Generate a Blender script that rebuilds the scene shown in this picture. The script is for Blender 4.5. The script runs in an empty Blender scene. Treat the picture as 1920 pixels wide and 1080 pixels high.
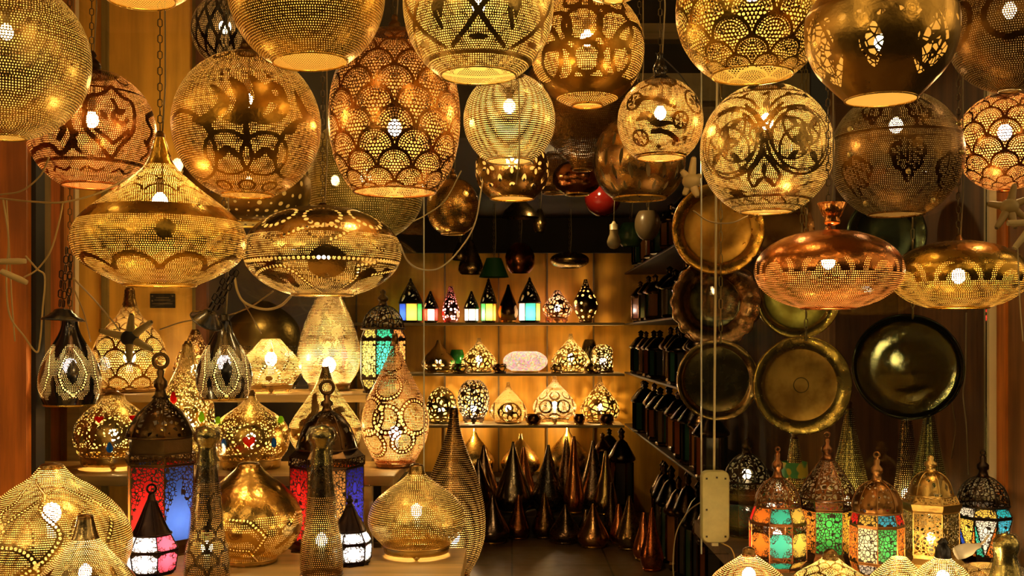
import bpy, math, random
import numpy as np
from mathutils import Vector, Matrix, Euler
random.seed(7)
PI = math.pi
F, CX, HY, CZ = 2000.0, 960.0, 635.0, 1.4      # focal length in pixels, optical axis column, horizon row, eye height
scene = bpy.context.scene
C = scene.collection

def P(px, py, d): return Vector(((px-CX)/F*d, d, CZ+(HY-py)/F*d))
def YB(z, d): return HY+(CZ-z)*F/d              # picture row of a height z at distance d

# ------------------------------------------------------------------ node expressions
class E:
    __slots__ = ('b', 's')
    def __init__(s, b, sock): s.b = b; s.s = sock
    def __add__(s, o): return s.b.m('ADD', s, o)
    def __radd__(s, o): return s.b.m('ADD', o, s)
    def __sub__(s, o): return s.b.m('SUBTRACT', s, o)
    def __rsub__(s, o): return s.b.m('SUBTRACT', o, s)
    def __mul__(s, o): return s.b.m('MULTIPLY', s, o)
    def __rmul__(s, o): return s.b.m('MULTIPLY', o, s)
    def __truediv__(s, o): return s.b.m('DIVIDE', s, o)
    def __lt__(s, o): return s.b.m('LESS_THAN', s, o)
    def __gt__(s, o): return s.b.m('GREATER_THAN', s, o)
    def floor(s): return s.b.m('FLOOR', s)
    def fract(s): return s.b.m('FRACT', s)
    def abs(s): return s.b.m('ABSOLUTE', s)
    def sqrt(s): return s.b.m('SQRT', s)
class NB:
    def __init__(s, mat):
        mat.use_nodes = True; s.nt = mat.node_tree; s.nt.nodes.clear(); s.cache = {}
    def n(s, t, **kw):
        nd = s.nt.nodes.new(t)
        for k, v in kw.items(): setattr(nd, k, v)
        return nd
    def put(s, sock, v):
        if isinstance(v, E): s.nt.links.new(v.s, sock)
        elif isinstance(v, bpy.types.NodeSocket): s.nt.links.new(v, sock)
        else: sock.default_value = v
    def m(s, op, a, b=None, c=None):
        nd = s.n('ShaderNodeMath', operation=op)
        for i, v in enumerate((a, b, c)):
            if v is not None: s.put(nd.inputs[i], v)
        return E(s, nd.outputs[0])
    def attr(s, name):
        if name not in s.cache:
            s.cache[name] = E(s, s.n('ShaderNodeAttribute', attribute_name=name).outputs['Fac'])
        return s.cache[name]
    def uv(s):
        if 'uv!' not in s.cache:
            sp = s.n('ShaderNodeSeparateXYZ'); s.nt.links.new(s.n('ShaderNodeUVMap', uv_map='uv').outputs[0], sp.inputs[0])
            s.cache['uv!'] = (E(s, sp.outputs[0]), E(s, sp.outputs[1]))
        return s.cache['uv!']
    def vec(s, x, y, z=0.0):
        nd = s.n('ShaderNodeCombineXYZ')
        for i, v in enumerate((x, y, z)): s.put(nd.inputs[i], v)
        return nd.outputs[0]
    def obj(s):
        if 'obj!' not in s.cache: s.cache['obj!'] = s.n('ShaderNodeTexCoord').outputs['Object']
        return s.cache['obj!']
    def noise(s, scale, detail=3, vec=None, rough=.55):
        nd = s.n('ShaderNodeTexNoise'); s.put(nd.inputs['Vector'], vec if vec is not None else s.obj())
        nd.inputs['Scale'].default_value = scale; nd.inputs['Detail'].default_value = detail; nd.inputs['Roughness'].default_value = rough
        return E(s, nd.outputs['Fac'])
    def voro(s, vec, feature='DISTANCE_TO_EDGE', rnd=1.0, scale=1.0):
        nd = s.n('ShaderNodeTexVoronoi', feature=feature); s.put(nd.inputs['Vector'], vec)
        nd.inputs['Scale'].default_value = scale; nd.inputs['Randomness'].default_value = rnd
        return E(s, nd.outputs['Distance'])
    def sm(s, x, a, b):
        nd = s.n('ShaderNodeMapRange'); nd.interpolation_type = 'SMOOTHSTEP'
        s.put(nd.inputs[0], x); nd.inputs[1].default_value = a; nd.inputs[2].default_value = b
        return E(s, nd.outputs[0])
    def mixc(s, f, a, b):
        nd = s.n('ShaderNodeMix', data_type='RGBA'); s.put(nd.inputs[0], f)
        for i, v in ((6, a), (7, b)):
            if isinstance(v, tuple): nd.inputs[i].default_value = (*v[:3], 1)
            else: s.put(nd.inputs[i], v)
        return nd.outputs[2]
    def mix(s, f, a, b):
        nd = s.n('ShaderNodeMixShader'); s.put(nd.inputs[0], f); s.nt.links.new(a, nd.inputs[1]); s.nt.links.new(b, nd.inputs[2])
        return nd.outputs[0]
    def prin(s, col, metallic=0., rough=.5, normal=None, **kw):
        nd = s.n('ShaderNodeBsdfPrincipled')
        if isinstance(col, tuple): nd.inputs['Base Color'].default_value = (*col[:3], 1)
        else: s.put(nd.inputs['Base Color'], col)
        s.put(nd.inputs['Metallic'], metallic); s.put(nd.inputs['Roughness'], rough)
        if normal is not None: s.put(nd.inputs['Normal'], normal)
        for k, v in kw.items(): s.put(nd.inputs[k.replace('_', ' ')], v)
        return nd.outputs[0]
    def bump(s, h, strength=.3, dist=.002):
        nd = s.n('ShaderNodeBump'); s.put(nd.inputs['Height'], h); nd.inputs['Strength'].default_value = strength; nd.inputs['Distance'].default_value = dist
        return nd.outputs[0]
    def out(s, sh): s.nt.links.new(sh, s.n('ShaderNodeOutputMaterial').inputs[0])

MATS = {}
def cached(fn):
    def g(*a, **k):
        key = (fn.__name__, a, tuple(sorted(k.items())))
        if key not in MATS: MATS[key] = fn(*a, **k)
        return MATS[key]
    return g
def new_mat(name): 
    m = bpy.data.materials.new(name); return m, NB(m)

# palette: the metals themselves
BRASS = (.90, .58, .10); PALE = (.93, .70, .23); AMBER = (.86, .49, .08); COPPER = (.88, .36, .10)
BRONZE = (.26, .145, .045); OLIVE = (.62, .50, .16); DARK = (.10, .065, .035)

@cached
def metal(col=BRASS, rough=.28, pat=None, motif=0, r=.36, N=14.0, t=.05, rnd=1.0, chain=0, bumpy=.25, tarnish=.45, dash=0, jit=0, r2=.4, glossy_black=0, inner=None, dkf=.56):
    """sheet metal, optionally pierced. pat: rows | scale | voro | None. motif: 1 solid where d<0, -1 pierced only where d<0, -2 open where d<0"""
    m, b = new_mat('pierced_metal' if pat or motif else 'sheet_metal')
    hole = None
    if pat in ('rows', 'scale'): r, r2 = r*.87, r2*.86
    if pat: u, v = b.uv()
    if pat == 'rows':
        n, s = b.attr('n'), b.attr('s')
        row = s.floor()
        a = (u*n + row*0.5).fract() - .5
        c = s.fract() - .5
        if jit:
            k = b.noise(900, 1) ; a = a + (k-.5)*jit; c = c + (b.noise(700, 1)-.5)*jit
        if dash: hole = b.m('MULTIPLY', a.abs() < dash, c.abs() < r)
        else: hole = (a*a + c*c) < r*r
    elif pat == 'scale':
        x, y = u*N, v*N
        h = .5
        def near(j):
            off = (j*.5).fract()                      # 0 or .5
            xx = (x + off).fract() - .5
            yy = y - j*h
            return xx, yy, (xx*xx + yy*yy).sqrt()
        j1 = (y*2.0 - 1.0).floor() + 1.0
        x1, y1, d1 = near(j1); x2, y2, d2 = near(j1 + 1.0)
        inn = d1 < .5
        d = d1*inn + d2*(1.0-inn); xx = x1*inn + x2*(1.0-inn); yy = y1*inn + y2*(1.0-inn)
        K = 15.5
        rho = d*K; ring = rho.floor(); cnt = b.m('ROUND', (ring+.5)*6.2832)
        ang = b.m('ARCTAN2', xx, yy)*(1/6.28318)+.5
        aa = (ang*cnt).fract()-.5; bb = rho.fract()-.5
        fine = (aa*aa*1.1+bb*bb) < r*r
        K2 = 11.5                                       # coarse dots in the fan below
        gx = (xx*K2 + (yy*K2).floor()*.5).fract()-.5; gy = (yy*K2).fract()-.5
        coarse = (gx*gx+gy*gy) < r2*r2
        infan = b.m('MAXIMUM', d < .2, b.m('MULTIPLY', yy < 0.06, 1.0))
        hole = coarse*infan + fine*(1.0-infan)
        hole = hole*(d < .415)*b.m('MAXIMUM', infan, 1.0)
    elif pat == 'voro':
        e = b.voro(b.vec(u*N, v*N), rnd=rnd)
        hole = e > t
    elif pat == 'cell':                               # loose round holes
        hole = b.voro(b.vec(u*N, v*N), 'F1', rnd=rnd) < t
    if motif:
        d = b.attr('d')
        if motif == 1: hole = hole*(d > 0.0)
        elif motif == -1: hole = hole*(d < 0.0)
        elif motif == -2: hole = (d < 0.0) if hole is None else b.m('MAXIMUM', hole, d < 0.0)
    if chain:
        a = b.attr('la').fract()-.5; q = b.attr('dl')
        hole = b.m('MAXIMUM', hole, (a*a+q*q) < .36*.36)
    # surface
    nz = b.noise(9, 4); dk = b.sm(nz, .38, .68)
    c2 = (col[0]*.42, col[1]*.34, col[2]*.25)
    if pat or motif: ocol = tuple(c*q for c, q in zip(col, (dkf, dkf*.92, dkf*.78)))
    else: ocol = col
    fcol = b.mixc(dk*tarnish, ocol, c2)
    hgt = b.noise(70, 2)*1.0 + b.noise(14, 2)*1.5
    nrm = b.bump(hgt, bumpy, .004)
    rg = b.noise(25, 3)*.22 + (rough-.1)
    if glossy_black: front = b.prin(col, 0.0, rough, None, Coat_Weight=.6, Coat_Roughness=.08)
    else: front = b.prin(fcol, 1.0, rg, nrm)
    if inner is None: inner = tuple(.8*(.7*c + .3*k) for c, k in zip(col, (1, .82, .38)))
    if pat or motif:
        back = b.prin(inner, .35, .55, None)
        geo = b.n('ShaderNodeNewGeometry')
        sh = b.mix(E(b, geo.outputs['Backfacing']), front, back)
        sh = b.mix(hole, sh, b.n('ShaderNodeBsdfTransparent').outputs[0])
    else: sh = front
    b.out(sh); return m

@cached
def plain(col, rough=.6, metallic=0., noise=0., scale=20., spec=.5):
    m, b = new_mat('plain')
    c = col
    if noise: c = b.mixc(b.sm(b.noise(scale, 4), .3, .7)*noise, col, tuple(k*.4 for k in col))
    b.out(b.prin(c, metallic, rough, None, Specular_IOR_Level=spec)); return m
@cached
def wood(col, dark=.45, scale=3.0, axis=2, rough=.55):
    m, b = new_mat('wood')
    mp = b.n('ShaderNodeMapping'); b.nt.links.new(b.obj(), mp.inputs[0])
    sc = [scale*9]*3; sc[axis] = scale*.7; mp.inputs['Scale'].default_value = sc
    w = b.noise(1.0, 5, mp.outputs[0], .6); kn = b.noise(2.5, 3)
    f = b.sm(w*.7+kn*.5, .42, .78)
    c = b.mixc(f, col, tuple(k*dark for k in col))
    b.out(b.prin(c, 0, rough, b.bump(w, .25, .003))); return m
@cached
def emit(col=(1, .66, .3), strength=150.):
    m, b = new_mat('bulb_glow')
    e = b.n('ShaderNodeEmission'); e.inputs[0].default_value = (*col, 1); e.inputs[1].default_value = strength
    b.out(e.outputs[0]); m.cycles.emission_sampling = 'FRONT'; return m
@cached
def pane(col, fret='girih', N=9.0, w=.06, line=(.05, .03, .02)):
    """coloured translucent glass, with a pierced fret of dark metal over it"""
    m, b = new_mat('coloured_glass')
    n = b.noise(40, 2)
    c = b.mixc(n*.5, col, tuple(min(1, k*1.2+.02) for k in col))
    tr = b.n('ShaderNodeBsdfTranslucent'); b.nt.links.new(c, tr.inputs[0])
    gl = b.n('ShaderNodeBsdfGlossy'); gl.inputs[0].default_value = (.9, .9, .9, 1); gl.inputs[1].default_value = .12
    g = b.mix(.05, tr.outputs[0], gl.outputs[0])
    if fret:
        x, y = b.uv(); lx, ly = b.attr('px'), b.attr('py')
        metal_ = b.prin((.035, .022, .012), .3, .45)
        e = b.voro(b.vec(x*N, y*N), rnd=.75 if fret != 'leaf' else 1.0)
        solid = e < w
        if fret == 'girih':
            ctr = lambda cy: ((lx-.5)*(lx-.5) + (ly-cy)*(ly-cy)*2.0)
            q = ctr(.27); q2 = ctr(.73)
            clear = b.m('MAXIMUM', q < .012, q2 < .012)
            ringm = b.m('MAXIMUM', b.m('MULTIPLY', q < .02, q > .012), b.m('MULTIPLY', q2 < .02, q2 > .012))
            solid = b.m('MAXIMUM', solid*(1.0-clear), ringm)
        elif fret == 'keyhole':
            q = (lx-.5)*(lx-.5)*.5 + (ly-.74)*(ly-.74)
            clear = b.m('MAXIMUM', q < .006, ly + (lx-.5).abs()*(lx-.5).abs()*1.6 < .62)
            clear = b.m('MAXIMUM', clear, b.m('MULTIPLY', (lx-.5).abs() < .07, ly < .72))
            solid = solid*(1.0-clear)
        elif fret == 'leaf':
            q = (lx-.5)*(lx-.5) + (ly-.5)*(ly-.5)
            solid = solid*(q > .09)
            a4 = b.m('MULTIPLY', (lx-.5).abs(), (ly-.5).abs())
            solid = b.m('MAXIMUM', solid*b.m('MAXIMUM', a4 > .03, 0.0), b.m('MULTIPLY', a4 > .16, 1.0))
        g = b.mix(solid, g, metal_)
    b.out(g); return m
@cached
def clear_glass(tint=(.97, .98, .95)):
    m, b = new_mat('window_glass')
    fr = b.n('ShaderNodeFresnel'); fr.inputs[0].default_value = 1.5
    tr = b.n('ShaderNodeBsdfTransparent'); tr.inputs[0].default_value = (*tint, 1)
    gl = b.n('ShaderNodeBsdfGlossy'); gl.inputs[1].default_value = .0
    b.out(b.mix(fr.outputs[0], tr.outputs[0], gl.outputs[0])); return m
@cached
def wrap_film():
    m, b = new_mat('cling_film')
    nz = b.bump(b.noise(45, 4), 1.0, .012)
    tr = b.n('ShaderNodeBsdfTransparent'); tr.inputs[0].default_value = (.93, .95, .9, 1)
    gl = b.n('ShaderNodeBsdfGlossy'); gl.inputs[0].default_value = (.9, .9, .8, 1); gl.inputs[1].default_value = .15; b.nt.links.new(nz, gl.inputs['Normal']); gl = gl.outputs[0]
    lw = b.n('ShaderNodeLayerWeight'); lw.inputs[0].default_value = .35; b.nt.links.new(nz, lw.inputs['Normal'])
    b.out(b.mix(E(b, lw.outputs['Facing'])*.3, tr.outputs[0], gl)); return m

# ------------------------------------------------------------------ objects
def thing(name, label, cat, loc=(0, 0, 0), group=None, rot=(0, 0, 0)):
    o = bpy.data.objects.new(name, None); C.objects.link(o)
    o.empty_display_size = .03
    o.location = loc; o.rotation_euler = rot
    o['label'] = label; o['category'] = cat
    if group: o['group'] = group
    return o
def tag(o, label, cat, group=None):
    o['label'] = label; o['category'] = cat
    if group: o['group'] = group
    return o
def mesh(name, verts, faces, mat, parent=None, smooth=True, loc=None, label=None):
    me = bpy.data.meshes.new(name)
    me.from_pydata([tuple(v) for v in verts], [], [tuple(f) for f in faces]); me.update()
    if smooth: me.polygons.foreach_set('use_smooth', [True]*len(me.polygons))
    for mm in (mat if isinstance(mat, list) else [mat]): me.materials.append(mm)
    o = bpy.data.objects.new(name, me); C.objects.link(o)
    if parent is not None: o.parent = parent
    if loc is not None: o.location = loc
    if label: o['label'] = label
    return o
class G:
    """collects simple shapes into one mesh"""
    def __init__(s): s.v = []; s.f = []
    def add(s, v, f):
        n = len(s.v); s.v += [Vector(p) for p in v]; s.f += [tuple(i+n for i in q) for q in f]; return s
    def box(s, c, size, rz=0., M=None):
        x, y, z = (k/2 for k in size); c = Vector(c)
        R = Matrix.Rotation(rz, 3, 'Z') if M is None else M
        v = [c + R @ Vector((a*x, b_*y, e*z)) for e in (-1, 1) for b_ in (-1, 1) for a in (-1, 1)]
        return s.add(v, [(0, 2, 3, 1), (4, 5, 7, 6), (0, 1, 5, 4), (2, 6, 7, 3), (0, 4, 6, 2), (1, 3, 7, 5)])
    def bar(s, a, b_, w, w2=None):
        a, b_ = Vector(a), Vector(b_); d = b_-a; L = d.length
        M = d.to_track_quat('Z', 'Y').to_matrix()
        return s.box((a+b_)/2, (w, w2 or w, L), M=M)
    def tube(s, pts, r, n=6, closed=False, cap=True):
        pts = [Vector(p) for p in pts]; N = len(pts); v = []
        rr = r if isinstance(r, (list, tuple)) else [r]*N
        up = None
        for i, p in enumerate(pts):
            t = (pts[(i+1) % N]-pts[i-1]) if closed else (pts[min(i+1, N-1)]-pts[max(i-1, 0)])
            if t.length < 1e-9: t = Vector((0, 0, 1))
            t.normalize()
            if up is None: up = t.orthogonal().normalized()
            up = (up - t*up.dot(t)); up = up.normalized() if up.length > 1e-6 else t.orthogonal().normalized()
            w = t.cross(up)
            v += [p + (up*math.cos(2*PI*k/n)+w*math.sin(2*PI*k/n))*rr[i] for k in range(n)]
        f = []
        for i in range(N if closed else N-1):
            j = (i+1) % N
            f += [(i*n+k, i*n+(k+1) % n, j*n+(k+1) % n, j*n+k) for k in range(n)]
        if not closed and cap: f += [tuple(range(n-1, -1, -1)), tuple((N-1)*n+k for k in range(n))]
        return s.add(v, f)
    def ring(s, c, R, r, n=24, m=6, axis='Z'):
        c = Vector(c)
        e = {'Z': lambda a: Vector((math.cos(a), math.sin(a), 0)), 'Y': lambda a: Vector((math.cos(a), 0, math.sin(a))), 'X': lambda a: Vector((0, math.cos(a), math.sin(a)))}[axis]
        return s.tube([c+e(2*PI*i/n)*R for i in range(n)], r, m, True)
    def lathe(s, prof, n=20, c=(0, 0, 0), ends=True):
        """prof: (r, z)"""
        c = Vector(c); v = []
        for r, z in prof: v += [c+Vector((r*math.sin(2*PI*k/n), -r*math.cos(2*PI*k/n), z)) for k in range(n)]
        N = len(prof); f = []
        for i in range(N-1): f += [(i*n+k, i*n+(k+1) % n, (i+1)*n+(k+1) % n, (i+1)*n+k) for k in range(n)]
        if prof[0][1] > prof[-1][1]: f = [q[::-1] for q in f]
        if ends: f += [tuple(range(n)), tuple((N-1)*n+k for k in range(n))]
        return s.add(v, f)
    def ball(s, c, r, n=12, m=8, sz=1.):
        return s.lathe([(r*math.sin(PI*(i/m))+1e-5, r*sz*-math.cos(PI*i/m)) for i in range(m+1)], n, c, False)
    def make(s, name, mat, parent=None, smooth=True, **kw): return mesh(name, s.v, s.f, mat, parent, smooth, **kw)
def copy_tree(o, parent=None):
    c = o.copy(); C.objects.link(c)
    if parent is not None: c.parent = parent
    for ch in list(o.children): copy_tree(ch, c)
    return c

# ------------------------------------------------------------------ lathed shells with pattern attributes
def spline(pts, per=14):
    """Catmull-Rom through pts; a repeated point is a corner"""
    runs, cur = [], [pts[0]]
    for p in pts[1:]:
        if p == cur[-1]: runs.append(cur); cur = [p]
        else: cur.append(p)
    runs.append(cur); out = []
    for run in runs:
        if len(run) == 1: continue
        a = np.array(run, float); a = np.vstack([2*a[0]-a[1], a, 2*a[-1]-a[-2]])
        for i in range(1, len(a)-2):
            p0, p1, p2, p3 = a[i-1:i+3]
            for t in np.linspace(0, 1, per, endpoint=False):
                out.append(.5*((2*p1)+(-p0+p2)*t+(2*p0-5*p1+4*p2-p3)*t*t+(-p0+3*p1-3*p2+p3)*t**3))
        out.append(a[-2])
    o = np.array(out); o[:, 1] = np.maximum(o[:, 1], .001)
    keep = np.r_[True, np.hypot(*(np.diff(o, axis=0).T)) > 1e-7]
    return o[keep]
def ball_prof(cy, ry, rx, ytop, ybot, p=2.0, n=40):
    """(y, r) down a ball: centre row, half height, half width, rows where it is cut at top and bottom"""
    return [(y, rx*max(1e-3, 1-abs((y-cy)/ry)**p)**(1/p)) for y in (cy-ry*math.cos(a) for a in np.linspace(math.acos(min(1, (cy-ytop)/ry)), math.acos(max(-1, (cy-ybot)/ry)), n))]
class Mot:
    """distance fields over a shell: x = angle, y = conformal height; q() takes a point of the front view in picture pixels"""
    def __init__(s, x, y, q): s.x, s.y, s.q = x, y, q; s.d = np.full(x.shape, 9.0); s.dl = np.full(x.shape, 9.0); s.la = np.zeros(x.shape)
    def w(s, cx): return (s.x-cx+PI) % (2*PI)-PI
    def fill(s, dist): s.d = np.minimum(s.d, dist); return s
    def disc(s, cx, cy, R): return s.fill(np.hypot(s.w(cx), s.y-cy)-R)
    def circ(s, cx, cy, R, w=.03, chain=0):
        dx, dy = s.w(cx), s.y-cy
        dd = np.abs(np.hypot(dx, dy)-R)
        if chain:
            n = max(6, round(2*PI*R/chain)); s._chain(dd/chain, np.arctan2(dy, dx)/(2*PI)*n)
        return s.fill(dd-w)
    def _chain(s, dl, la):
        k = dl < s.dl; s.dl = np.where(k, dl, s.dl); s.la = np.where(k, la, s.la)
    def line(s, pts, w=.03, chain=0, taper=None):
        c0 = sum(p[0] for p in pts)/len(pts); X, Y = s.w(c0)+c0, s.y
        best = np.full(s.x.shape, 9.0); la = np.zeros(s.x.shape); acc = 0.; raw = np.full(s.x.shape, 9.)
        for i in range(len(pts)-1):
            (ax, ay), (bx, by) = pts[i], pts[i+1]; vx, vy = bx-ax, by-ay; L = math.hypot(vx, vy)+1e-9
            t = np.clip(((X-ax)*vx+(Y-ay)*vy)/L**2, 0, 1); dd = np.hypot(X-ax-t*vx, Y-ay-t*vy)
            ww = w if taper is None else taper[i]+(taper[i+1]-taper[i])*t
            k = dd < raw; raw = np.where(k, dd, raw); la = np.where(k, acc+t*L, la)
            best = np.minimum(best, dd-ww); acc += L
        if chain: s._chain(raw/chain, la/chain)
        return s.fill(best)
    def leaf(s, cx, cy, L, W, ang=0.):
        X, Y = s.w(cx), s.y-cy; c, n = math.cos(ang), math.sin(ang); a = X*c+Y*n; b_ = -X*n+Y*c
        return s.fill(np.abs(b_)-W*(1-(np.minimum(np.abs(a)/L, 1.5))**1.6) + np.maximum(np.abs(a)-L, 0))
    def open(s, px, py, R):
        x, y = s.q(px, py); x2, _ = s.q(px+1, py); k = np.hypot(s.w(x), s.y-y) < R*abs(x2-x)
        s.dl = np.where(k, 0, s.dl); s.la = np.where(k, .5, s.la); return s
    def band(s, y0, w=.03, chain=0):
        if chain: s._chain(np.abs(s.y-y0)/chain, s.x/(2*PI)*round(2*PI/chain))
        return s.fill(np.abs(s.y-y0)-w)
    # the same with picture pixels
    def pl(s, pts, w=.03, chain=0, sm=1, taper=None):
        Q = [s.q(*p) for p in pts]
        if sm and len(Q) > 2:
            Q = [tuple(p) for p in spl2(Q, 5)]
            taper = None if taper is None else list(np.interp(np.linspace(0, 1, len(Q)), np.linspace(0, 1, len(pts)), taper))
        return s.line(Q, w, chain, taper)
    def pc(s, px, py, R, w=.03, chain=0): x, y = s.q(px, py); x2, _ = s.q(px+1, py); return s.circ(x, y, R*abs(x2-x), w, chain)
    def pd(s, px, py, R): x, y = s.q(px, py); x2, _ = s.q(px+1, py); return s.disc(x, y, R*abs(x2-x))
    def pleaf(s, px, py, L, W, ang=0.): x, y = s.q(px, py); x2, _ = s.q(px+1, py); k = abs(x2-x); return s.leaf(x, y, L*k, W*k, ang)
def spl2(pts, per):
    a = np.array(pts, float); a = np.vstack([2*a[0]-a[1], a, 2*a[-1]-a[-2]]); out = []
    for i in range(1, len(a)-2):
        p0, p1, p2, p3 = a[i-1:i+3]
        for t in np.linspace(0, 1, per, endpoint=False):
            out.append(.5*((2*p1)+(-p0+p2)*t+(2*p0-5*p1+4*p2-p3)*t*t+(-p0+3*p1-3*p2+p3)*t**3))
    out.append(a[-2]); return out

def shell(name, prof, k, ybase, px, mat, parent, seg=96, period=6.0, motif=None, wave=None, label=None):
    """prof in picture pixels (y, r) from the top down; k metres per pixel; z = 0 at ybase"""
    cur = spline(prof) if len(prof) < 30 else np.array(prof, float)
    ds = np.hypot(*(np.diff(cur, axis=0).T)); S = np.r_[0, np.cumsum(ds)]
    rows = max(4, int(round(S[-1]/period)))
    t = np.linspace(0, S[-1], rows+1)
    y = np.interp(t, S, cur[:, 0]); r = np.interp(t, S, cur[:, 1])
    dS = np.diff(t); rm = .5*(r[1:]+r[:-1])
    conf = np.r_[0, np.cumsum(dS/np.maximum(rm, 3.0))]              # grows downwards
    ie = int(np.argmax(r)); conf = conf[ie]-conf                    # upwards, 0 at the widest row
    th = np.arange(seg)/seg*2*PI - PI
    TH, R = np.meshgrid(th, r*k); Z = np.repeat(((ybase-y)*k)[:, None], seg, 1)
    if wave is not None: R = R*(1+wave(TH, Z))
    V = np.stack([R*np.sin(TH), -R*np.cos(TH), Z], -1).reshape(-1, 3)
    i, j = np.meshgrid(np.arange(rows), np.arange(seg), indexing='ij'); j2 = (j+1) % seg
    Fc = np.stack([i*seg+j, (i+1)*seg+j, (i+1)*seg+j2, i*seg+j2], -1).reshape(-1, 4)
    me = bpy.data.meshes.new(name); nf = len(Fc)
    me.vertices.add(len(V)); me.vertices.foreach_set('co', V.ravel())
    me.loops.add(nf*4); me.loops.foreach_set('vertex_index', Fc.ravel().astype(np.int32))
    me.polygons.add(nf); me.polygons.foreach_set('loop_start', np.arange(0, nf*4, 4, dtype=np.int32)); me.polygons.foreach_set('loop_total', np.full(nf, 4, np.int32))
    me.polygons.foreach_set('use_smooth', np.ones(nf, bool))
    me.update(calc_edges=True)
    uv = me.uv_layers.new(name='uv')
    U0 = j/seg; U1 = (j+1)/seg; c = conf/(2*PI)
    UV = np.stack([np.stack([U0, c[i]], -1), np.stack([U0, c[i+1]], -1), np.stack([U1, c[i+1]], -1), np.stack([U1, c[i]], -1)], 2).reshape(-1)
    uv.data.foreach_set('uv', UV.astype(np.float32))
    def vatt(nm, arr):
        a = me.attributes.new(nm, 'FLOAT', 'POINT'); a.data.foreach_set('value', np.asarray(arr, np.float32).ravel())
    vatt('s', np.repeat(np.arange(rows+1)[:, None], seg, 1))
    a = me.attributes.new('n', 'FLOAT', 'FACE'); a.data.foreach_set('value', np.repeat(np.maximum(3, np.round(2*PI*rm/period))[:, None], seg, 1).astype(np.float32).ravel())
    if motif is not None:
        CC = np.repeat(conf[:, None], seg, 1)
        def q(qx, qy):
            rr = max(1e-3, float(np.interp(qy, y, r)))
            return math.asin(max(-1, min(1, (qx-px)/rr))), float(np.interp(qy, y, conf))
        M = Mot(TH, CC, q); motif(M)
        vatt('d', M.d); vatt('la', M.la); vatt('dl', np.minimum(M.dl, 3))
    me.materials.append(mat)
    o = bpy.data.objects.new(name, me); C.objects.link(o); o.parent = parent
    if label: o['label'] = label
    return o

CEIL = 2.92
def chain_mesh(z0, z1, link=.026, r=.0016):
    g = G(); n = max(1, int((z1-z0)/(link*.78)))
    for i in range(n):
        zc = z0 + (i+.5)*(z1-z0)/n; L = link*.36; w = .0055; pts = []
        for a in range(10):
            t = 2*PI*a/10; q = w*math.sin(t); h = (L if math.cos(t) > 0 else -L)*.55+math.cos(t)*L*.5
            pts.append((q, 0, zc+h) if i % 2 else (0, q, zc+h))
        g.tube(pts, r, 4, True)
    return g
BLACK_METAL = lambda: plain((.035, .025, .018), .3, .8)
def bulb_part(root, z, R, strength, col=(1, .66, .27), up=True):
    R *= 1.4; strength *= .72
    g = G().ball((0, 0, z), R, 8, 6, 1.2); o = g.make('bulb', emit(col, strength), root)
    sgn = 1 if up else -1
    G().lathe([(R*.55, z+sgn*R*1.15), (R*.55, z+sgn*(R*1.15+.035))], 10).make('bulb_socket', plain((.7, .62, .45), .5), root)
    return o
def lantern(name, label, px, d, prof, mat, seg=96, period=6.0, motif=None, bulb=None, cap=None, chain=None, collar=0, feet=0, rim=1, group=None,
            cat='lantern', rz=0., tilt=0., zbase=None, wave=None, cap_mat=None, bcol=(1, .66, .27), collar_mat=None, face=True):
    """a lathed lantern. prof: (y, r) in picture pixels; bulb: (row, strength[, radius px]); cap: profile (y, r) of the top piece; collar: height px of a solid foot ring"""
    k = d/F; yb = prof[-1][0]+collar+(7 if feet else 0)
    base = P(px, yb, d)
    if zbase is not None: base.z = zbase
    a = -math.atan2(base.x, d) if face else 0
    root = thing(name, label, cat, base, group, (0, tilt, a+rz))
    shell('shade', prof, k, yb, px, mat, root, seg, period*(.84 if d < 5 else 1), motif, wave)
    rb = prof[-1][1]
    cm = cap_mat or metal(BRONZE, .3)
    if rim: G().ring((0, 0, (yb-prof[-1][0])*k), rb*k, 2.0*k, 40, 6).make('rim', collar_mat or mat_plain(mat), root)
    if collar:
        z1 = (yb-prof[-1][0])*k; z0 = (7 if feet else 0)*k; R = rb*k
        G().lathe([(R*.99, z1), (R*1.0, (z1+z0)/2), (R*.97, z0), (R*.93, z0)], 40, ends=False).make('base_ring', collar_mat or mat_plain(mat), root)
    if feet:
        for i in range(3):
            t = 2*PI*i/3; x, y = rb*.9*k*math.sin(t), -rb*.9*k*math.cos(t)
            G().lathe([(5*k, 9*k), (6*k, 5*k), (2.5*k, 2*k), (3.5*k, 0)], 8, (x, y, 0)).make('foot', collar_mat or mat_plain(mat), root)
    ytop = prof[0][0]
    if cap:
        G().lathe([(r*k, (yb-y)*k) for y, r in cap][::-1], 24).make('cap', cm, root); ytop = min(ytop, cap[0][0])
    if chain:
        zt = (chain if chain > 1.01 else CEIL) - base.z
        z0 = (yb-ytop)*k
        chain_mesh(z0, zt).make('chain', plain((.12, .085, .04), .35, .9), root)
        g = G(); zb = (yb-(bulb[0] if bulb else ytop+10))*k
        g.tube([(.006, .004, zb+.05), (.006, .004, z0), (.013, .004, z0+.12), (.009, .004, zt)], .0022, 5); g.make('cord', plain((.30, .22, .10), .6), root)
    if bulb:
        bulb_part(root, (yb-bulb[0])*k, (bulb[2] if len(bulb) > 2 else 9)*k, bulb[1], bcol, up=bool(chain))
    return root
PLAINOF = {}
def mat_plain(m):
    c = PLAINOF.get(m.name)
    return c if c else metal(BRASS, .28)
def pm(col, *a, **k):
    """pierced metal, remembering the plain metal of the same colour for its rims"""
    m = metal(col, *a, **k); PLAINOF[m.name] = metal(col, k.get('rough', .28)); return m
WSPOT, WBLOT, WBASE, EXPO = 22.0, 1.4, .012, 0.5
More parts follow.
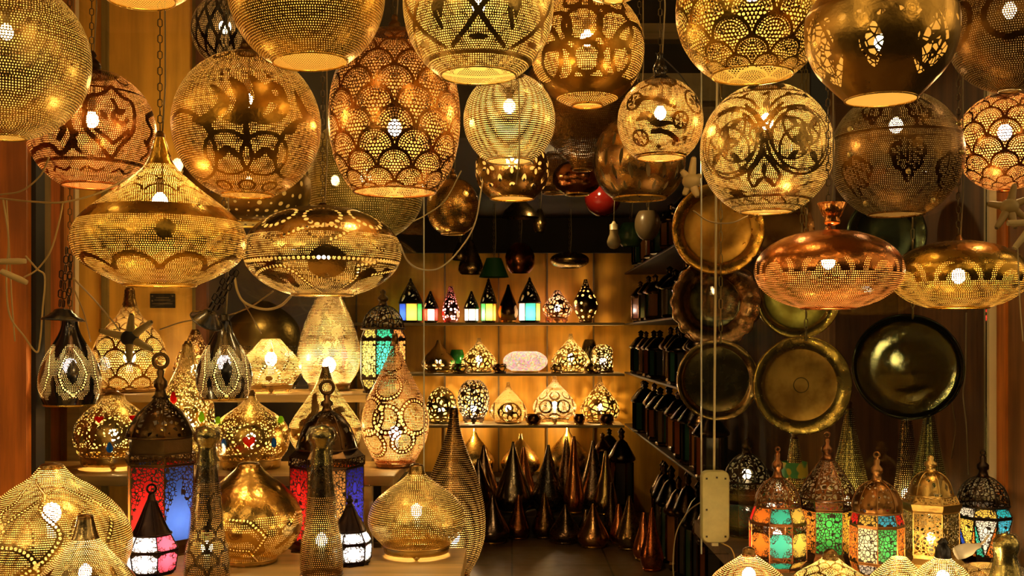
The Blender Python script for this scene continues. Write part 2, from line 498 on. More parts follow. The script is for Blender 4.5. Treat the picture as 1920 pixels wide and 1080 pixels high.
FRONT_FILL = [(-1.9, -.4, 2.4, 24), (2.0, -.3, 2.7, 12)]  # added fill lamps behind the viewpoint: position and power
INNER_FILL = 9  # power of the added fill hidden inside the shop
# ================================================================== the room
def struct(name, g, mat, smooth=False):
    o = g.make(name, mat, None, smooth); o['kind'] = 'structure'; return o
def slab(name, lo, hi, mat):
    return struct(name, G().box([(a+b)/2 for a, b in zip(lo, hi)], [b-a for a, b in zip(lo, hi)]), mat)
m_floor, fb = new_mat('floor_tiles')
_br = fb.n('ShaderNodeTexBrick'); _br.offset = 0; fb.nt.links.new(fb.obj(), _br.inputs[0])
_br.inputs['Scale'].default_value = 1.0; _br.inputs['Brick Width'].default_value = .6; _br.inputs['Row Height'].default_value = .6; _br.inputs['Mortar Size'].default_value = .006
_br.inputs['Color1'].default_value = (.20, .125, .05, 1); _br.inputs['Color2'].default_value = (.17, .10, .04, 1); _br.inputs['Mortar'].default_value = (.015, .01, .005, 1)
fb.out(fb.prin(fb.mixc(fb.noise(4, 4)*.5, _br.outputs[0], (.07, .045, .02)), 0, fb.noise(8, 3)*.4+.2))
slab('floor', (-2.2, 1.2, -.1), (2.4, 8.8, 0), m_floor)
PLY = wood((.95, .50, .07), .6, 1.6, 2, .45); PLYD = wood((.50, .22, .045), .5, 2.2, 2, .5)
slab('wall_back', (-1.5, 8.6, 0), (1.45, 8.7, 2.3), wood((.95, .48, .045), .6, 1.2, 2, .5))
for i, px in enumerate((668, 834, 935, 1026, 1113)):
    x = (px-CX)/F*8.58; slab('trim_%d' % (i+1), (x-.006, 8.575, 0), (x+.006, 8.6, 2.3), plain((.20, .13, .05), .5))
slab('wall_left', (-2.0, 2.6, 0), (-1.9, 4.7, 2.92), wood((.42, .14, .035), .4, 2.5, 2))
slab('wall_partition', (-1.9, 4.62, 0), (-1.345, 4.70, 2.92), PLY)
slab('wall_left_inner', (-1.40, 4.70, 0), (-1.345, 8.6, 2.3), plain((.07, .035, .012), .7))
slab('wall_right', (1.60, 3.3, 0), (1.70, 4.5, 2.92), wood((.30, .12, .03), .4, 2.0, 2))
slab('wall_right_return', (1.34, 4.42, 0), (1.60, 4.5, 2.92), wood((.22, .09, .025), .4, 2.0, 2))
slab('wall_right_inner', (1.34, 4.5, 0), (1.42, 8.6, 2.3), wood((.30, .14, .03), .5, 2.0, 2))
slab('ceiling', (-2.0, 1.7, CEIL), (1.70, 4.9, CEIL+.08), wood((.70, .44, .16), .6, 2, 0))
slab('ceiling_inner', (-1.5, 4.84, 2.3), (1.45, 8.7, 2.38), plain((.025, .015, .008), .8))  # set low and near black to put the shade above the back wall
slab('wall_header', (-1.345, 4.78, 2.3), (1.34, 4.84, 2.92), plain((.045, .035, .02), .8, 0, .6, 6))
slab('shade_board', (-1.34, 7.95, 2.04), (1.34, 8.0, 2.3), plain((.02, .012, .006), .9))  # dark board added to stand for the shade on the upper back wall
# battens and planks of the left window, with black strips for its dark gap
def strip(i, px0, px1, d, mat, z0=0., z1=2.92, t=.02):
    slab('trim_%d' % i, ((px0-CX)/F*d, d-t, z0), ((px1-CX)/F*d, d, z1), mat)
strip(6, 193, 205, 4.62, wood((.34, .24, .06), .5, 3, 2)); strip(7, 363, 373, 4.62, wood((.40, .30, .08), .5, 3, 2))
strip(8, 372, 392, 4.60, wood((.16, .05, .015), .5, 3, 2), t=.04)
for i, (d0, d1, m) in enumerate([(4.0, 4.16, plain((.012, .01, .008), .8)), (4.16, 4.30, wood((.14, .10, .04), .5, 3, 2)), (4.30, 4.42, wood((.40, .10, .02), .4, 3, 2)), (4.42, 4.54, wood((.52, .19, .04), .5, 3, 2)), (4.54, 4.61, plain((.80, .66, .40), .5))]):  # first entry is no plank: black strip for the shade in the gap
    slab('trim_%d' % (9+i), (-1.9, d0+.003, 0), (-1.87+.012*(i % 2), d1-.003, 2.92), m)
m_post = wood((.78, .23, .025), .38, 2.2, 2, .6)
slab('trim_14', (-1.90, 3.30, 0), (-1.503, 3.335, 2.92), m_post)
slab('trim_15', (-1.56, 3.336, 0), (-1.489, 3.40, 2.92), plain((.012, .008, .005), .8))  # black strip put in for the shade of the gap by the post
# right door post: pale strip, orange post, dark edge
slab('trim_16', (1.566, 3.50, 0), (1.590, 3.54, 2.92), plain((.78, .66, .36), .5))
slab('trim_17', (1.592, 3.44, 0), (1.660, 3.54, 2.92), m_post)
slab('trim_18', (1.660, 3.36, 0), (2.1, 3.46, 2.92), plain((.018, .012, .008), .8))
# beams over the doorway
pale_beam = plain((.42, .34, .17), .8, 0, .5, 14)
slab('beam_1', (.42, 4.66, 2.44), (1.3, 4.78, 2.56), pale_beam)
slab('beam_2', (.40, 4.70, 2.72), (1.3, 4.78, 2.79), wood((.30, .22, .09), .5, 3, 0))
slab('beam_3', (.62, 4.60, 2.33), (1.3, 4.66, 2.40), wood((.40, .30, .16), .5, 3, 0))

# ------------------------------------------------------------------ shelves and stages
def board(name, label, lo, hi, mat, bev=.004, cat='shelf'):
    o = G().box([(a+b)/2 for a, b in zip(lo, hi)], [b-a for a, b in zip(lo, hi)]).make(name, mat, None, False)
    bv = o.modifiers.new('b', 'BEVEL'); bv.width = bev; bv.segments = 2
    return tag(o, label, cat)
PINE = wood((.76, .50, .18), .6, 2.5, 0, .5); PINE2 = wood((.70, .42, .13), .55, 2.5, 0, .45)
ST = .73                                                            # height of the left front stage
board('display_stage', 'pale wooden stage at the left window, carrying the front row of lamps', (-1.50, 2.3, ST-.05), (-.145, 3.42, ST), PINE, cat='stage')
G().box((-.82, 2.9, .34), (1.3, 1.0, .68)).make('stage_front', wood((.22, .10, .03), .4, 2, 0), bpy.data.objects['display_stage'], False)
M1 = .934
sh = board('window_shelf', 'middle wooden shelf in the left window, with jewelled lamps on it', (-1.86, 3.62, M1-.035), (-.40, 4.06, M1), PINE2)
for x in (-1.80, -1.1, -.45): G().box((x, 3.9, (M1-.035)/2), (.05, .05, M1-.035)).make('shelf_support', PINE2, sh, False)
U1 = 1.185
sh = board('window_shelf', 'upper wooden shelf in the left window, under the tall pierced lamps', (-1.86, 4.10, U1-.03), (-.56, 4.56, U1), PINE2)
for x in (-1.80, -1.1, -.60): G().box((x, 4.4, (U1-.03)/2), (.05, .05, U1-.03)).make('shelf_support', PINE2, sh, False)
RS = .69; RSF = .655
st = board('display_stage', 'dark wooden stage behind the right-hand glass, carrying coloured glass lanterns', (.54, 2.4, RSF-.05), (1.585, 3.12, RSF-.0015), wood((.20, .11, .04), .5, 2.5, 0), cat='stage')
G().box((1.15, 3.65, RS-.025), (.87, 1.06, .05)).make('stage_back', wood((.20, .11, .04), .5, 2.5, 0), st, False)
G().box((1.1, 2.8, .32), (.85, .55, .64)).make('stage_front', plain((.03, .02, .01), .7), st, False)
BS = [('top', 1.523), ('middle', 1.134), ('lowest', .738)]
for nm, z in BS:
    sh = board('wall_shelf', nm+' plank shelf across the back wall, full of small lit lamps', (-1.34, 8.15, z-.02), (.86, 8.6, z), wood((.80, .56, .22), .6, 2, 0))
RWS = [('highest', 1.93), ('second highest', 1.523), ('third highest', 1.134), ('lowest', .72)]
for nm, z in RWS:
    board('side_shelf', nm+' shelf along the right-hand wall, crowded with dark unlit lanterns', (.905, 4.9, z-.014), (1.34, 8.58, z), wood((.06, .035, .012), .5, 2, 1))
FS = [(.0, 7.6), (.16, 7.8), (.34, 8.1)]
board('floor_step', 'low dark step on the floor before the back wall, under small unlit lamps', (-1.3, 7.5, 0), (.86, 7.98, .15), plain((.03, .018, .01), .7), cat='step')
board('floor_step', 'higher dark step against the back wall, carrying gold onion lamps', (-1.3, 7.98, 0), (.86, 8.58, .33), plain((.03, .018, .01), .7), cat='step')

# window panes
def pane_of(name, x0, x1, z0, z1, y, edge):
    o = G().box(((x0+x1)/2, y, (z0+z1)/2), (x1-x0, .008, z1-z0)).make(name, clear_glass(), None, False); o['kind'] = 'structure'
    G().box((edge, y, (z0+z1)/2), (.0035, .0095, z1-z0)).make('glass_edge', plain((.62, .60, .42), .25), o, False)  # pale colour stands for the light caught along the glass edge
pane_of('window_1', -1.62, (795-CX)/F*3.5, ST, 2.9, 3.5, (795-CX)/F*3.5)
pane_of('window_2', (1315-CX)/F*3.52, 1.565, RS, 2.9, 3.52, (1315-CX)/F*3.52)

# ================================================================== hanging lanterns
BLK = metal(DARK, .3)
fin = lambda y, s=1.0: [(y-34*s, 4*s), (y-28*s, 7*s), (y-24*s, 5*s), (y-18*s, 11*s), (y-12*s, 13*s), (y-8*s, 12*s), (y-3*s, 17*s), (y+2*s, 20*s)]
L = lantern
# -- left top
L('globe_lantern', 'large pale gold globe lantern cut off by the left edge, evenly pierced all over', 12, 2.6, ball_prof(110, 152, 150, -38, 258), pm(PALE, .3, 'rows', r=.33, jit=.25), bulb=(60, 190), cap=fin(-38), chain=1)
L('globe_lantern', 'brass lantern hung highest above the wood panel, only its underside in view', 265, 2.25, ball_prof(-130, 145, 140, -270, 0), pm(BRASS, .3, 'rows', r=.35), bulb=(-160, 190), chain=1, cap=fin(-270))
def mo_h3(m):
    m.pl([(205, 178), (222, 196), (240, 205), (245, 235), (240, 262), (222, 285), (203, 308), (185, 285), (162, 262), (160, 235), (165, 205), (188, 196), (205, 178)], 0.037)
    m.pl([(178, 262), (208, 284), (234, 258)], 0.031, sm=0); m.pleaf(192, 236, 13, 5, 2.2); m.pl([(206, 205), (214, 220), (206, 236), (214, 250)], .03); m.pleaf(222, 226, 11, 5, .6); m.pl([(208, 238), (222, 248), (232, 240)], 0.037)
    for s in (-1, 1):
        m.pl([(205+s*75, 200), (205+s*62, 225), (205+s*72, 250), (205+s*64, 275), (205+s*76, 300)], 0.043); m.pl([(205+s*52, 302), (205+s*66, 285), (205+s*58, 270)], 0.037)
    m.pl([(70, 300), (100, 290), (120, 305), (145, 285)], 0.043); m.pl([(90, 210), (112, 225), (105, 250), (125, 262), (118, 280)], 0.050)
    m.band(m.q(172, 312)[1], 0.028); m.band(m.q(172, 182)[1], 0.028)
    for i in range(9): x = i*2*PI/9; m.line([(x-.25, -.95), (x-.1, -.82), (x+.1, -.95), (x+.25, -.85)], 0.031); m.circ(x, .95, .16, 0.025)
L('globe_lantern', 'copper globe lantern with scrolled medallion, hanging behind the pale globe at upper left', 172, 3.1, ball_prof(245, 116, 116, 140, 348), pm(COPPER, .26, 'rows', motif=1, r=.39), 208, 4.4, mo_h3, (225, 170), fin(140, 1.3), 1, cap_mat=BLK)
def mo_h4(m):
    T = .05
    m.pl([(372, 250), (392, 252), (410, 238), (424, 222), (414, 200), (402, 190)], T, taper=[0.027, 0.078, 0.070, 0.078, 0.043, 0.027])
    m.pl([(436, 178), (450, 196), (456, 220), (446, 242), (425, 250)], T, taper=[0.035, 0.095, 0.087, 0.070, 0.027])
    m.pl([(470, 172), (484, 192), (487, 218), (474, 240), (452, 252), (436, 256)], T, taper=[0.035, 0.087, 0.095, 0.087, 0.060, 0.017])
    m.pc(512, 198, 13, .055); m.pl([(524, 205), (528, 222), (514, 240), (494, 250), (470, 252)], T, taper=[0.060, 0.087, 0.078, 0.052, 0.017])
    m.pl([(548, 190), (556, 210), (566, 226), (580, 234)], T, taper=[0.027, 0.070, 0.070, 0.027])
    m.pd(460, 224, 5); m.pd(420, 168, 4); m.pd(500, 168, 5)
    m.pc(430, 312, 40, .028); m.pc(494, 312, 40, .028); m.pc(360, 300, 36, .03); m.pc(560, 300, 36, .03)
    for x in (430, 494): m.pleaf(x-8, 306, 18, 7, .9); m.pleaf(x+10, 306, 16, 6, -.9)
    m.pleaf(462, 270, 16, 6, 1.57); m.pleaf(540, 262, 14, 6, .6); m.pleaf(400, 268, 14, 6, -.6)
    for i in range(10): m.circ(i*2*PI/10, 1.25, .2, .035); m.circ(i*2*PI/10, -1.35, .2, .035)
L('globe_lantern', 'amber gold globe lantern with flowing calligraphy strokes across its front', 463, 2.8, ball_prof(236, 139, 137, 99, 366), pm(AMBER, .3, 'rows', motif=1, r=.37), 240, 4.8, mo_h4, (190, 190), fin(99), 1)
L('globe_lantern', 'large evenly pierced brass globe at the top, left of the scallop egg lantern', 582, 2.5, ball_prof(-16, 150, 146, -160, 116), pm(BRASS, .3, 'rows', r=.29, jit=.2), 112, 5.6, None, (-40, 170), fin(-160), 1, tilt=-.05)
L('egg_lantern', 'tall amber copper egg lantern covered with fish-scale scallops', 740, 2.95, ball_prof(222, 170, 123, 62, 360, 2.15), pm((.82, .38, .09), .26, 'scale', N=10, r=.4, r2=.42), 96, 6, None, (240, 230), fin(62), 1)
def mo_h7(m):
    for k in range(-4, 5):
        x = k*2*PI/6
        m.line([(x-.55, .9), (x-.38, .45), (x-.30, .12), (x-.12, -.2), (x+.18, -.6), (x+.45, -.86)], 0.038)
        m.line([(x+.55, .9), (x+.38, .45), (x+.30, .12), (x+.12, -.2), (x-.18, -.6), (x-.45, -.86)], 0.038)
        m.line([(x-.16, .8), (x-.2, .45), (x-.12, .15), (x, .02), (x+.12, .15), (x+.2, .45), (x+.16, .8)], 0.034)
        m.line([(x+.5, -.05), (x+.42, -.3), (x+.5, -.55)], 0.034); m.leaf(x+PI/6, -.15, .3, .07, PI/2); m.leaf(x, .5, .22, .06, PI/2); m.leaf(x, -.72, .2, .05, .0)
    m.band(-.98, .04)
L('globe_lantern', 'large pale gold lantern at top centre with crossing interlaced bands', 897, 2.5, ball_prof(8, 152, 141, -135, 142, 2.1), pm(PALE, .28, 'rows', motif=1, r=.38), 224, 5.2, mo_h7, (10, 240), fin(-135), 1)
def mo_h8(m):
    for x, y, r in ((1100, 135, 27), (1152, 135, 27), (1047, 140, 29), (1092, 72, 34), (1154, 78, 30), (1040, 80, 28), (1122, 28, 16), (1075, 25, 15), (1187, 120, 30), (1012, 120, 30), (1150, 30, 16)): m.pc(x, y, r, .045)
    for i in range(5): m.circ(PI+(i-2)*.55, -.2+.55*(i % 2), .25, .045)
    m.fill(np.maximum(-m.y-1.25, m.y+.78)*1.0)
L('globe_lantern', 'amber globe lantern with ringed circles, hanging behind at the top centre', 1101, 3.3, ball_prof(92, 110, 107, -14, 198), pm(AMBER, .3, 'rows', motif=1, r=.38), 144, 4.8, mo_h8, (72, 190), fin(-14), 1)
L('globe_lantern', 'lantern above the top edge beside the ringed amber globe, just its pale underside showing', 1150, 2.75, ball_prof(-100, 103, 100, -195, 1), pm(PALE, .3, 'rows', r=.36), bulb=(-110, 170), chain=1, cap=fin(-195))
L('globe_lantern', 'small pale gold globe lantern with fine horizontal slits, below the interlaced lantern', 955, 2.95, ball_prof(225, 88, 86, 142, 302), pm((.92, .70, .32), .24, 'rows', r=.25, dash=.42, jit=.2), 96, 4.6, None, (200, 190, 8), fin(142, .8), 1)
def mo_h11(m):
    m.pl([(1195, 205), (1215, 198), (1240, 205), (1262, 215)], 0.063); m.pl([(1195, 238), (1215, 232), (1232, 246), (1258, 246)], 0.084, taper=[0.031, 0.099, 0.087, 0.031]); m.pl([(1225, 260), (1250, 262), (1270, 275)], 0.063)
    for x, y in ((1275, 240), (1202, 270), (1190, 200), (1252, 162), (1300, 200)):
        m.pc(x, y, 13, 0.032)
        for a in range(6): m.pleaf(x+7*math.cos(a*PI/3), y+7*math.sin(a*PI/3), 5, 2, -a*PI/3)
    for x, y in ((1205, 228), (1220, 240), (1262, 280), (1282, 270), (1235, 285)): m.pd(x, y, 4)
    for k in range(7): m.line([(k*.9+.3, .75), (k*.9+.55, .9), (k*.9+.8, .75)], 0.042)
    m.band(-1.12, .04)
L('globe_lantern', 'small gold globe lantern with pierced rosettes and a dark glossy finial', 1238, 3.0, ball_prof(228, 82, 80, 152, 296), pm((.86, .54, .17), .26, 'rows', motif=1, r=.4), 224, 3.7, mo_h11, (212, 150, 8),
  [(98, 3), (103, 6), (108, 5), (118, 9), (128, 14), (136, 13), (140, 10), (146, 18), (152, 24)], 1, cap_mat=plain((.02, .015, .01), .12))
L('globe_lantern', 'large brass globe at the top right centre, covered with fish-scale scallops', 1410, 2.65, ball_prof(18, 145, 142, -120, 141), pm(BRASS, .28, 'scale', N=10, r=.4, r2=.42), 96, 6, None, (-10, 220), fin(-120), 1)
def mo_h13(m):
    for s in (-1, 1):
        cx = 1433+s*68
        m.pc(cx, 280, 57, 0.021); m.pc(cx, 280, 49, 0.018); m.pc(cx, 302, 38, 0.018); m.pc(cx, 255, 32, 0.018); m.pc(cx-s*20, 280, 36, 0.017)
        m.pleaf(cx, 280, 26, 9, 1.57); m.pleaf(cx, 280, 6, 20, 1.57); m.pleaf(cx-18, 310, 14, 5, .7); m.pleaf(cx+18, 310, 14, 5, -.7); m.pleaf(cx-18, 250, 14, 5, -.7); m.pleaf(cx+18, 250, 14, 5, .7)
        m.pl([(1433+s*10, 225), (1433+s*26, 205), (1433+s*52, 195), (1433+s*80, 198)], 0.024)
        m.pl([(1433+s*4, 312), (1433+s*14, 325), (1433+s*27, 345), (1433+s*18, 362), (1433+s*4, 350)], 0.027)
        m.pl([(1433+s*30, 370), (1433+s*60, 362), (1433+s*85, 352)], 0.021); m.pleaf(1433+s*48, 372, 16, 6, s*.3)
    m.pc(1425, 272, 17, 0.021); m.pleaf(1425, 272, 12, 5, 1.3); m.pleaf(1433, 335, 14, 5, 1.57); m.pleaf(1425, 352, 12, 4, .6); m.pleaf(1441, 352, 12, 4, -.6); m.pl([(1433, 308), (1433, 300)], 0.024)
    m.pl([(1400, 215), (1420, 235), (1433, 252), (1446, 235), (1466, 215)], 0.024)
    m.circ(PI, 0, .5, 0.024); m.circ(PI, 0, .4, 0.018); m.circ(PI*.62, 0, .45, 0.024); m.circ(-PI*.62, 0, .45, 0.024)
    m.band(-1.0, .03); m.band(-1.3, .03); m.band(1.05, .03)
    for i in range(14): x = i*2*PI/14; m.line([(x-.2, -1.2), (x-.08, -1.08), (x+.08, -1.22), (x+.2, -1.1)], 0.021); m.leaf(x, .88, .13, .05, .8)
L('globe_lantern', 'bright gold globe lantern with two large filigree medallions and a spade motif', 1437, 2.95, ball_prof(282, 125, 123, 162, 397), pm((.92, .66, .24), .26, 'rows', motif=1, r=.4), 336, 4.2, mo_h13, (228, 260), fin(162), 1)
def mo_h14(m):
    for x in (1640, 1738, 1548, 1560+250):
        m.pleaf(x, 118, 44, 30, 1.57)
    for i in range(26): m.leaf(i*2*PI/26, m.q(1652, 62)[1]+.03*(i % 2), .075, .03, .5*(-1)**i)
    s = m.d.copy(); m.d[:] = 9
    for x in (1640, 1738, 1548, 1810): m.pl([(x-34, 92), (x-30, 120), (x-15, 142), (x, 158), (x+15, 142), (x+30, 120), (x+34, 92)], .012); m.pleaf(x, 108, 36, 17, 1.57)
    m.d = np.maximum(s, -(np.abs(m.d-.02)-.03))
L('urn_lantern', 'big solid brass urn lantern with cut-out drop shapes, at the top right', 1652, 2.3, [(-95, 40), (-70, 62), (-30, 92), (0, 120), (22, 134), (22, 134), (30, 138), (62, 139), (95, 134), (130, 118), (160, 92), (178, 74), (187, 65)], pm((.72, .48, .13), .3, 'voro', dkf=.85, motif=-1, N=58, t=.09), 176, 5.5, mo_h14, (80, 120), fin(-95), 1)
def mo_h15(m):
    def flower(x, y, s):
        for a in range(5): m.pd(x+s*math.cos(a*1.257+.3), y-s*math.sin(a*1.257+.3), s*.75)
        m.pd(x, y, s*.6); m.pleaf(x, y+s*2, s*.9, s*.4, 1.57)
    flower(1700, 308, 17); flower(1612, 335, 15); flower(1775, 335, 15); flower(1720, 222, 13); flower(1640, 222, 10); m.disc(PI, 0, .4); m.disc(2.2, -.3, .3); m.disc(-2.2, -.3, .3)
    f = m.d.copy(); holes = 9*np.ones_like(f)
    gx, gy = (m.x*13) % 1-.5, (m.y*13+np.floor(m.x*13) % 2*.5) % 1-.5
    m.d = np.where(f < -.02, np.where(np.hypot(gx, gy) < .34, .2, -.05), np.abs(f)-.03)
    b = m.q(1680, 268)[1]; m.d = np.where(np.abs(m.y-b) < .085, np.where(np.abs(m.y-b) < .045, .05, -.05), m.d)
h15 = L('globe_lantern', 'dark bronze globe lantern with flower bosses, round studs and a belt round its middle', 1680, 3.05, ball_prof(292, 121, 121, 180, 402), pm(BRONZE, .3, 'rows', motif=1, r=.27), 192, 4.2, mo_h15, (235, 90), fin(180), 1)
k15 = 3.05/F
for x, y in ((1602, 253), (1602, 300), (1700, 338), (1790, 300), (1786, 246), (1628, 385), (1742, 383), (1700, 205)):
    a = math.asin((x-1680)/121.)*.98; lat = math.asin(max(-1, min(1, (292-y)/121.))); a = math.asin(max(-1, min(1, (x-1680)/121./max(.2, math.cos(lat)))))
    p = Vector((math.cos(lat)*math.sin(a), -math.cos(lat)*math.cos(a), math.sin(lat)))*(122.5*k15) + Vector((0, 0, (402-292)*k15))
    G().ball(p, 5*k15, 10, 6).make('stud', plain((.80, .62, .22), .3, .7), h15)
L('globe_lantern', 'dark amber globe lantern in the top right corner, in shade beside the urn', 1893, 2.75, ball_prof(60, 112, 110, -48, 170), pm((.40, .22, .06), .3, 'rows', motif=1, r=.3), 128, 5, lambda m: [m.circ(i*PI/3, .1, .4, .05) for i in range(6)], (20, 40), fin(-48), 1)
L('globe_lantern', 'copper globe lantern with scallops, at the right edge below the dark amber globe', 1884, 3.2, ball_prof(266, 92, 88, 178, 357), pm(COPPER, .26, 'scale', N=9, r=.4, r2=.42), 96, 5, None, (248, 190), fin(178, .8), 1, cap_mat=BLK)
# -- second row
def mo_h18(m):
    y0 = m.q(300, 500)[1]
    f = 9*np.ones_like(m.x)
    def arc(x, yy, r, w):
        xx, y_ = m.w(x), m.y-yy; return np.where(y_ > -.02, np.abs(np.hypot(xx, y_*1.0)-r)-w, 9)
    for i in range(9): f = np.minimum(f, arc((i+.5)*2*PI/9, m.q(300, 512)[1], .33, .035))
    f = np.minimum(f, np.where(np.hypot(m.w(.05), m.y-m.q(300, 442)[1]) < .13, -.03, 9))
    # smooth metal between the shoulder and the small neck scallops
    f = np.where((m.y > m.q(300, 418)[1]) & (m.y < m.q(300, 392)[1]), -.05, f)
    m.fill(f)
    for i in range(10):
        for j, yy in enumerate((322, 346, 370)): 
            x, y = (i+.5*(j % 2))*2*PI/10, m.q(300, yy)[1]; xx, y_ = m.w(x), m.y-y
            m.fill(np.where(y_ > 0, np.abs(np.hypot(xx, y_)-.29)-.03, 9))
    m.fill(np.where(m.y > m.q(300, 312)[1], -.05, 9))
L('saucer_lantern', 'brass saucer lantern with a tall flaring neck, hanging at the left', 300, 2.7, [(256, 8), (275, 14), (296, 20), (315, 31), (335, 52), (355, 76), (375, 102), (395, 127), (415, 146), (435, 156), (452, 158), (470, 155), (488, 145), (505, 125), (520, 98), (535, 66)],
  pm(BRASS, .26, 'rows', motif=1, r=.37), 160, 4.8, mo_h18, (378, 260, 10), [(246, 5), (252, 9), (258, 9)], 1)
def mo_h19(m):
    def eye(c):
        q = lambda a, b: (m.q(605+a, b)[0]+c, m.q(605, b)[1])
        m.line([q(-140, 494), q(-70, 494), q(0, 493), q(70, 494), q(140, 496)], .04, .062)
        m.line([q(-120, 520), q(-95, 508), q(-70, 506), q(-45, 520), q(-20, 540), (q(0, 552))], .04, .062); m.line([q(95, 498), q(62, 505), q(60, 525), q(40, 540), q(18, 552)], .04, .062)
        m.line([q(-70, 455), q(-30, 440), q(15, 436), q(45, 444), q(28, 456), q(10, 462)], .035, .062)
        x, y = q(8, 505); m.circ(x, y, .2, .05); m.disc(x, y, .15); m.leaf(*q(-80, 530), .2, .09, -.5); m.leaf(*q(75, 520), .16, .1, 1.2); m.line([q(112, 512), q(118, 525), q(108, 540)], .07); m.line([q(-125, 515), q(-115, 530), q(-128, 545)], .06)
    for c in (0, 2*PI/3, -2*PI/3): eye(c)
    m.fill(np.where(m.y > m.q(605, 448)[1], -.03, 9) + 0)
    for i in range(8): m.circ(i*PI/4, m.q(605, 412)[1], .3, .03, .1)
L('saucer_lantern', 'brass oval lantern with an eye design in dotted lines, left of the doorway', 605, 3.1, ball_prof(473, 87, 147, 389, 553, 2.0), pm((.88, .64, .24), .24, 'rows', motif=1, chain=1, r=.36), 192, 4.6, mo_h19, (483, 200, 9), [(380, 5), (385, 10), (390, 14)], 1)
def arcs3(px, yy, r, n=7, w=.035, k0=None):
    def f(m):
        for i in range(n):
            x, y = i*2*PI/n, m.q(px, yy)[1]; xx, y_ = m.w(x), m.y-y
            for q in (r, r*.55): m.fill(np.where(y_ > 0, np.abs(np.hypot(xx, y_)-q)-w, 9))
        if k0: m.fill(np.where(m.y > m.q(px, k0)[1], -.03, 9))
        for i in range(12): m.line([(i*PI/6-.12, 1.15), (i*PI/6, 1.0), (i*PI/6+.12, 1.15)], .04)
    return f
L('saucer_lantern', 'copper oval lantern hanging on the right with a copper cup above it', 1553, 2.75, ball_prof(507, 76, 136, 434, 578, 2.05), pm(COPPER, .24, 'rows', motif=1, r=.35), 176, 4.6, arcs3(1553, 518, .4, 8, .05, 490), (490, 210, 9), [(424, 5), (430, 8), (435, 12)], 1)
kk = 2.75/F
cup = thing('canopy_cup', 'flared copper ceiling cup hanging on the chain above the copper oval lantern', 'canopy', P(1560, 423, 2.75))
G().lathe([(4*kk, 0), (14*kk, 3*kk), (16*kk, 8*kk), (14*kk, 14*kk), (18*kk, 20*kk), (27*kk, 42*kk), (25*kk, 43*kk), (13*kk, 18*kk), (4*kk, 8*kk)], 32, ends=False).make('cup', metal(COPPER, .2), cup)
L('saucer_lantern', 'brass oval lantern at the far right, beside the copper oval lantern', 1797, 3.12, ball_prof(517, 66, 124, 453, 577, 2.05), pm(BRASS, .26, 'rows', motif=1, r=.33), 160, 4.4, arcs3(1797, 532, .4, 8, .05, 498), (517, 210, 9), [(440, 4), (446, 7), (454, 12)], 1)
# -- behind
L('drum_lantern', 'dark gold lantern stamped with small rings, behind the calligraphy globe', 462, 3.5, [(262, 60), (290, 98), (330, 117), (370, 118), (395, 105), (412, 82), (420, 60)], metal((.78, .54, .16), .35, 'cell', N=34, t=.22, rnd=.25), 96, 6, None, (330, 40), fin(262), 1)  # dim bulb added inside to make the drum show up
L('dome_lantern', 'pale greenish gold mesh dome lantern behind the scallop egg, unlit', 686, 3.8, [(225, 40), (255, 85), (290, 104), (330, 109), (370, 107), (400, 98), (425, 78), (442, 54), (450, 40)], pm((.78, .66, .22), .4, 'rows', r=.25), 96, 5, None, (330, 45), fin(225), 1)  # unlit dome; dim bulb added inside to brighten its mesh
L('egg_lantern', 'small plain gold egg lantern hanging left of the dark doorway', 849, 3.7, ball_prof(388, 54, 49, 336, 438, 2.2), pm((.82, .52, .15), .24, 'rows', r=.2), 64, 4, None, None, fin(336, .6), 1)
def mo_h25(m):
    for i in range(9):
        x = i*2*PI/9
        for a in range(6): m.leaf(x+.16*math.cos(a*PI/3+.5), .0+.16*math.sin(a*PI/3+.5), .10, .05, a*PI/3+.5)
        for yy in (-.55, .55): m.leaf(x+PI/9, yy*.65, .13, .07, PI/2); m.leaf(x, yy, .12, .06, .3)
L('bowl_lantern', 'small bronze bowl lantern with cut-out flowers, below the slit-pierced globe', 960, 3.6, ball_prof(318, 64, 69, 262, 372, 2.2), metal((.62, .40, .14), .26, None, -2, dkf=.85), 160, 3.6, mo_h25, (300, 60, 8), fin(262, .7), 1)
def mo_h26(m):
    for i in range(16):
        x = i*2*PI/16
        m.leaf(x, -.05, .22, .045, PI/2-.15); m.leaf(x+PI/16, -.38, .2, .05, PI/2+.15); m.leaf(x, -.75, .16, .05, PI/2); m.leaf(x+PI/16, .35, .2, .045, PI/2)
        for j in range(3): m.disc(x+j*.13, -1.05-.1*(j % 2), .03)
L('bowl_lantern', 'bronze bowl lantern with cut-out petals, behind the rosette globe', 1199, 3.5, ball_prof(300, 84, 86, 225, 372, 2.2), metal((.58, .38, .14), .26, None, -2, dkf=.85), 176, 4, mo_h26, None, fin(225), 1)
L('cone_lantern', 'dark amber cone lantern narrowing downwards, under the ringed amber globe', 1092, 4.0, [(80, 50), (130, 96), (175, 112), (205, 112), (232, 103), (260, 72), (285, 42), (305, 24), (318, 18)], pm((.50, .26, .06), .36, 'rows', r=.3), 96, 4.5, None, None, fin(80), 1)
L('ball_lantern', 'small dark copper ball lantern hanging just below the amber cone', 1082, 4.35, [(298, 12), (303, 20), (312, 36), (326, 45), (340, 46), (352, 40), (360, 30), (364, 22)], metal((.42, .17, .07), .16), 40, 4, None, None, None, 1)
L('ball_lantern', 'dark pierced lantern partly hidden left of the small copper ball', 1040, 4.6, [(285, 14), (305, 30), (330, 40), (350, 36), (362, 22)], pm((.50, .30, .1), .3, 'rows', r=.3), 48, 4, None, None, None, 1)
def mo_star(m):
    for i in range(14): x = i*2*PI/14; m.line([(x-.5, -1.2), (x+.5, 1.2)], .05); m.line([(x+.5, -1.2), (x-.5, 1.2)], .05)
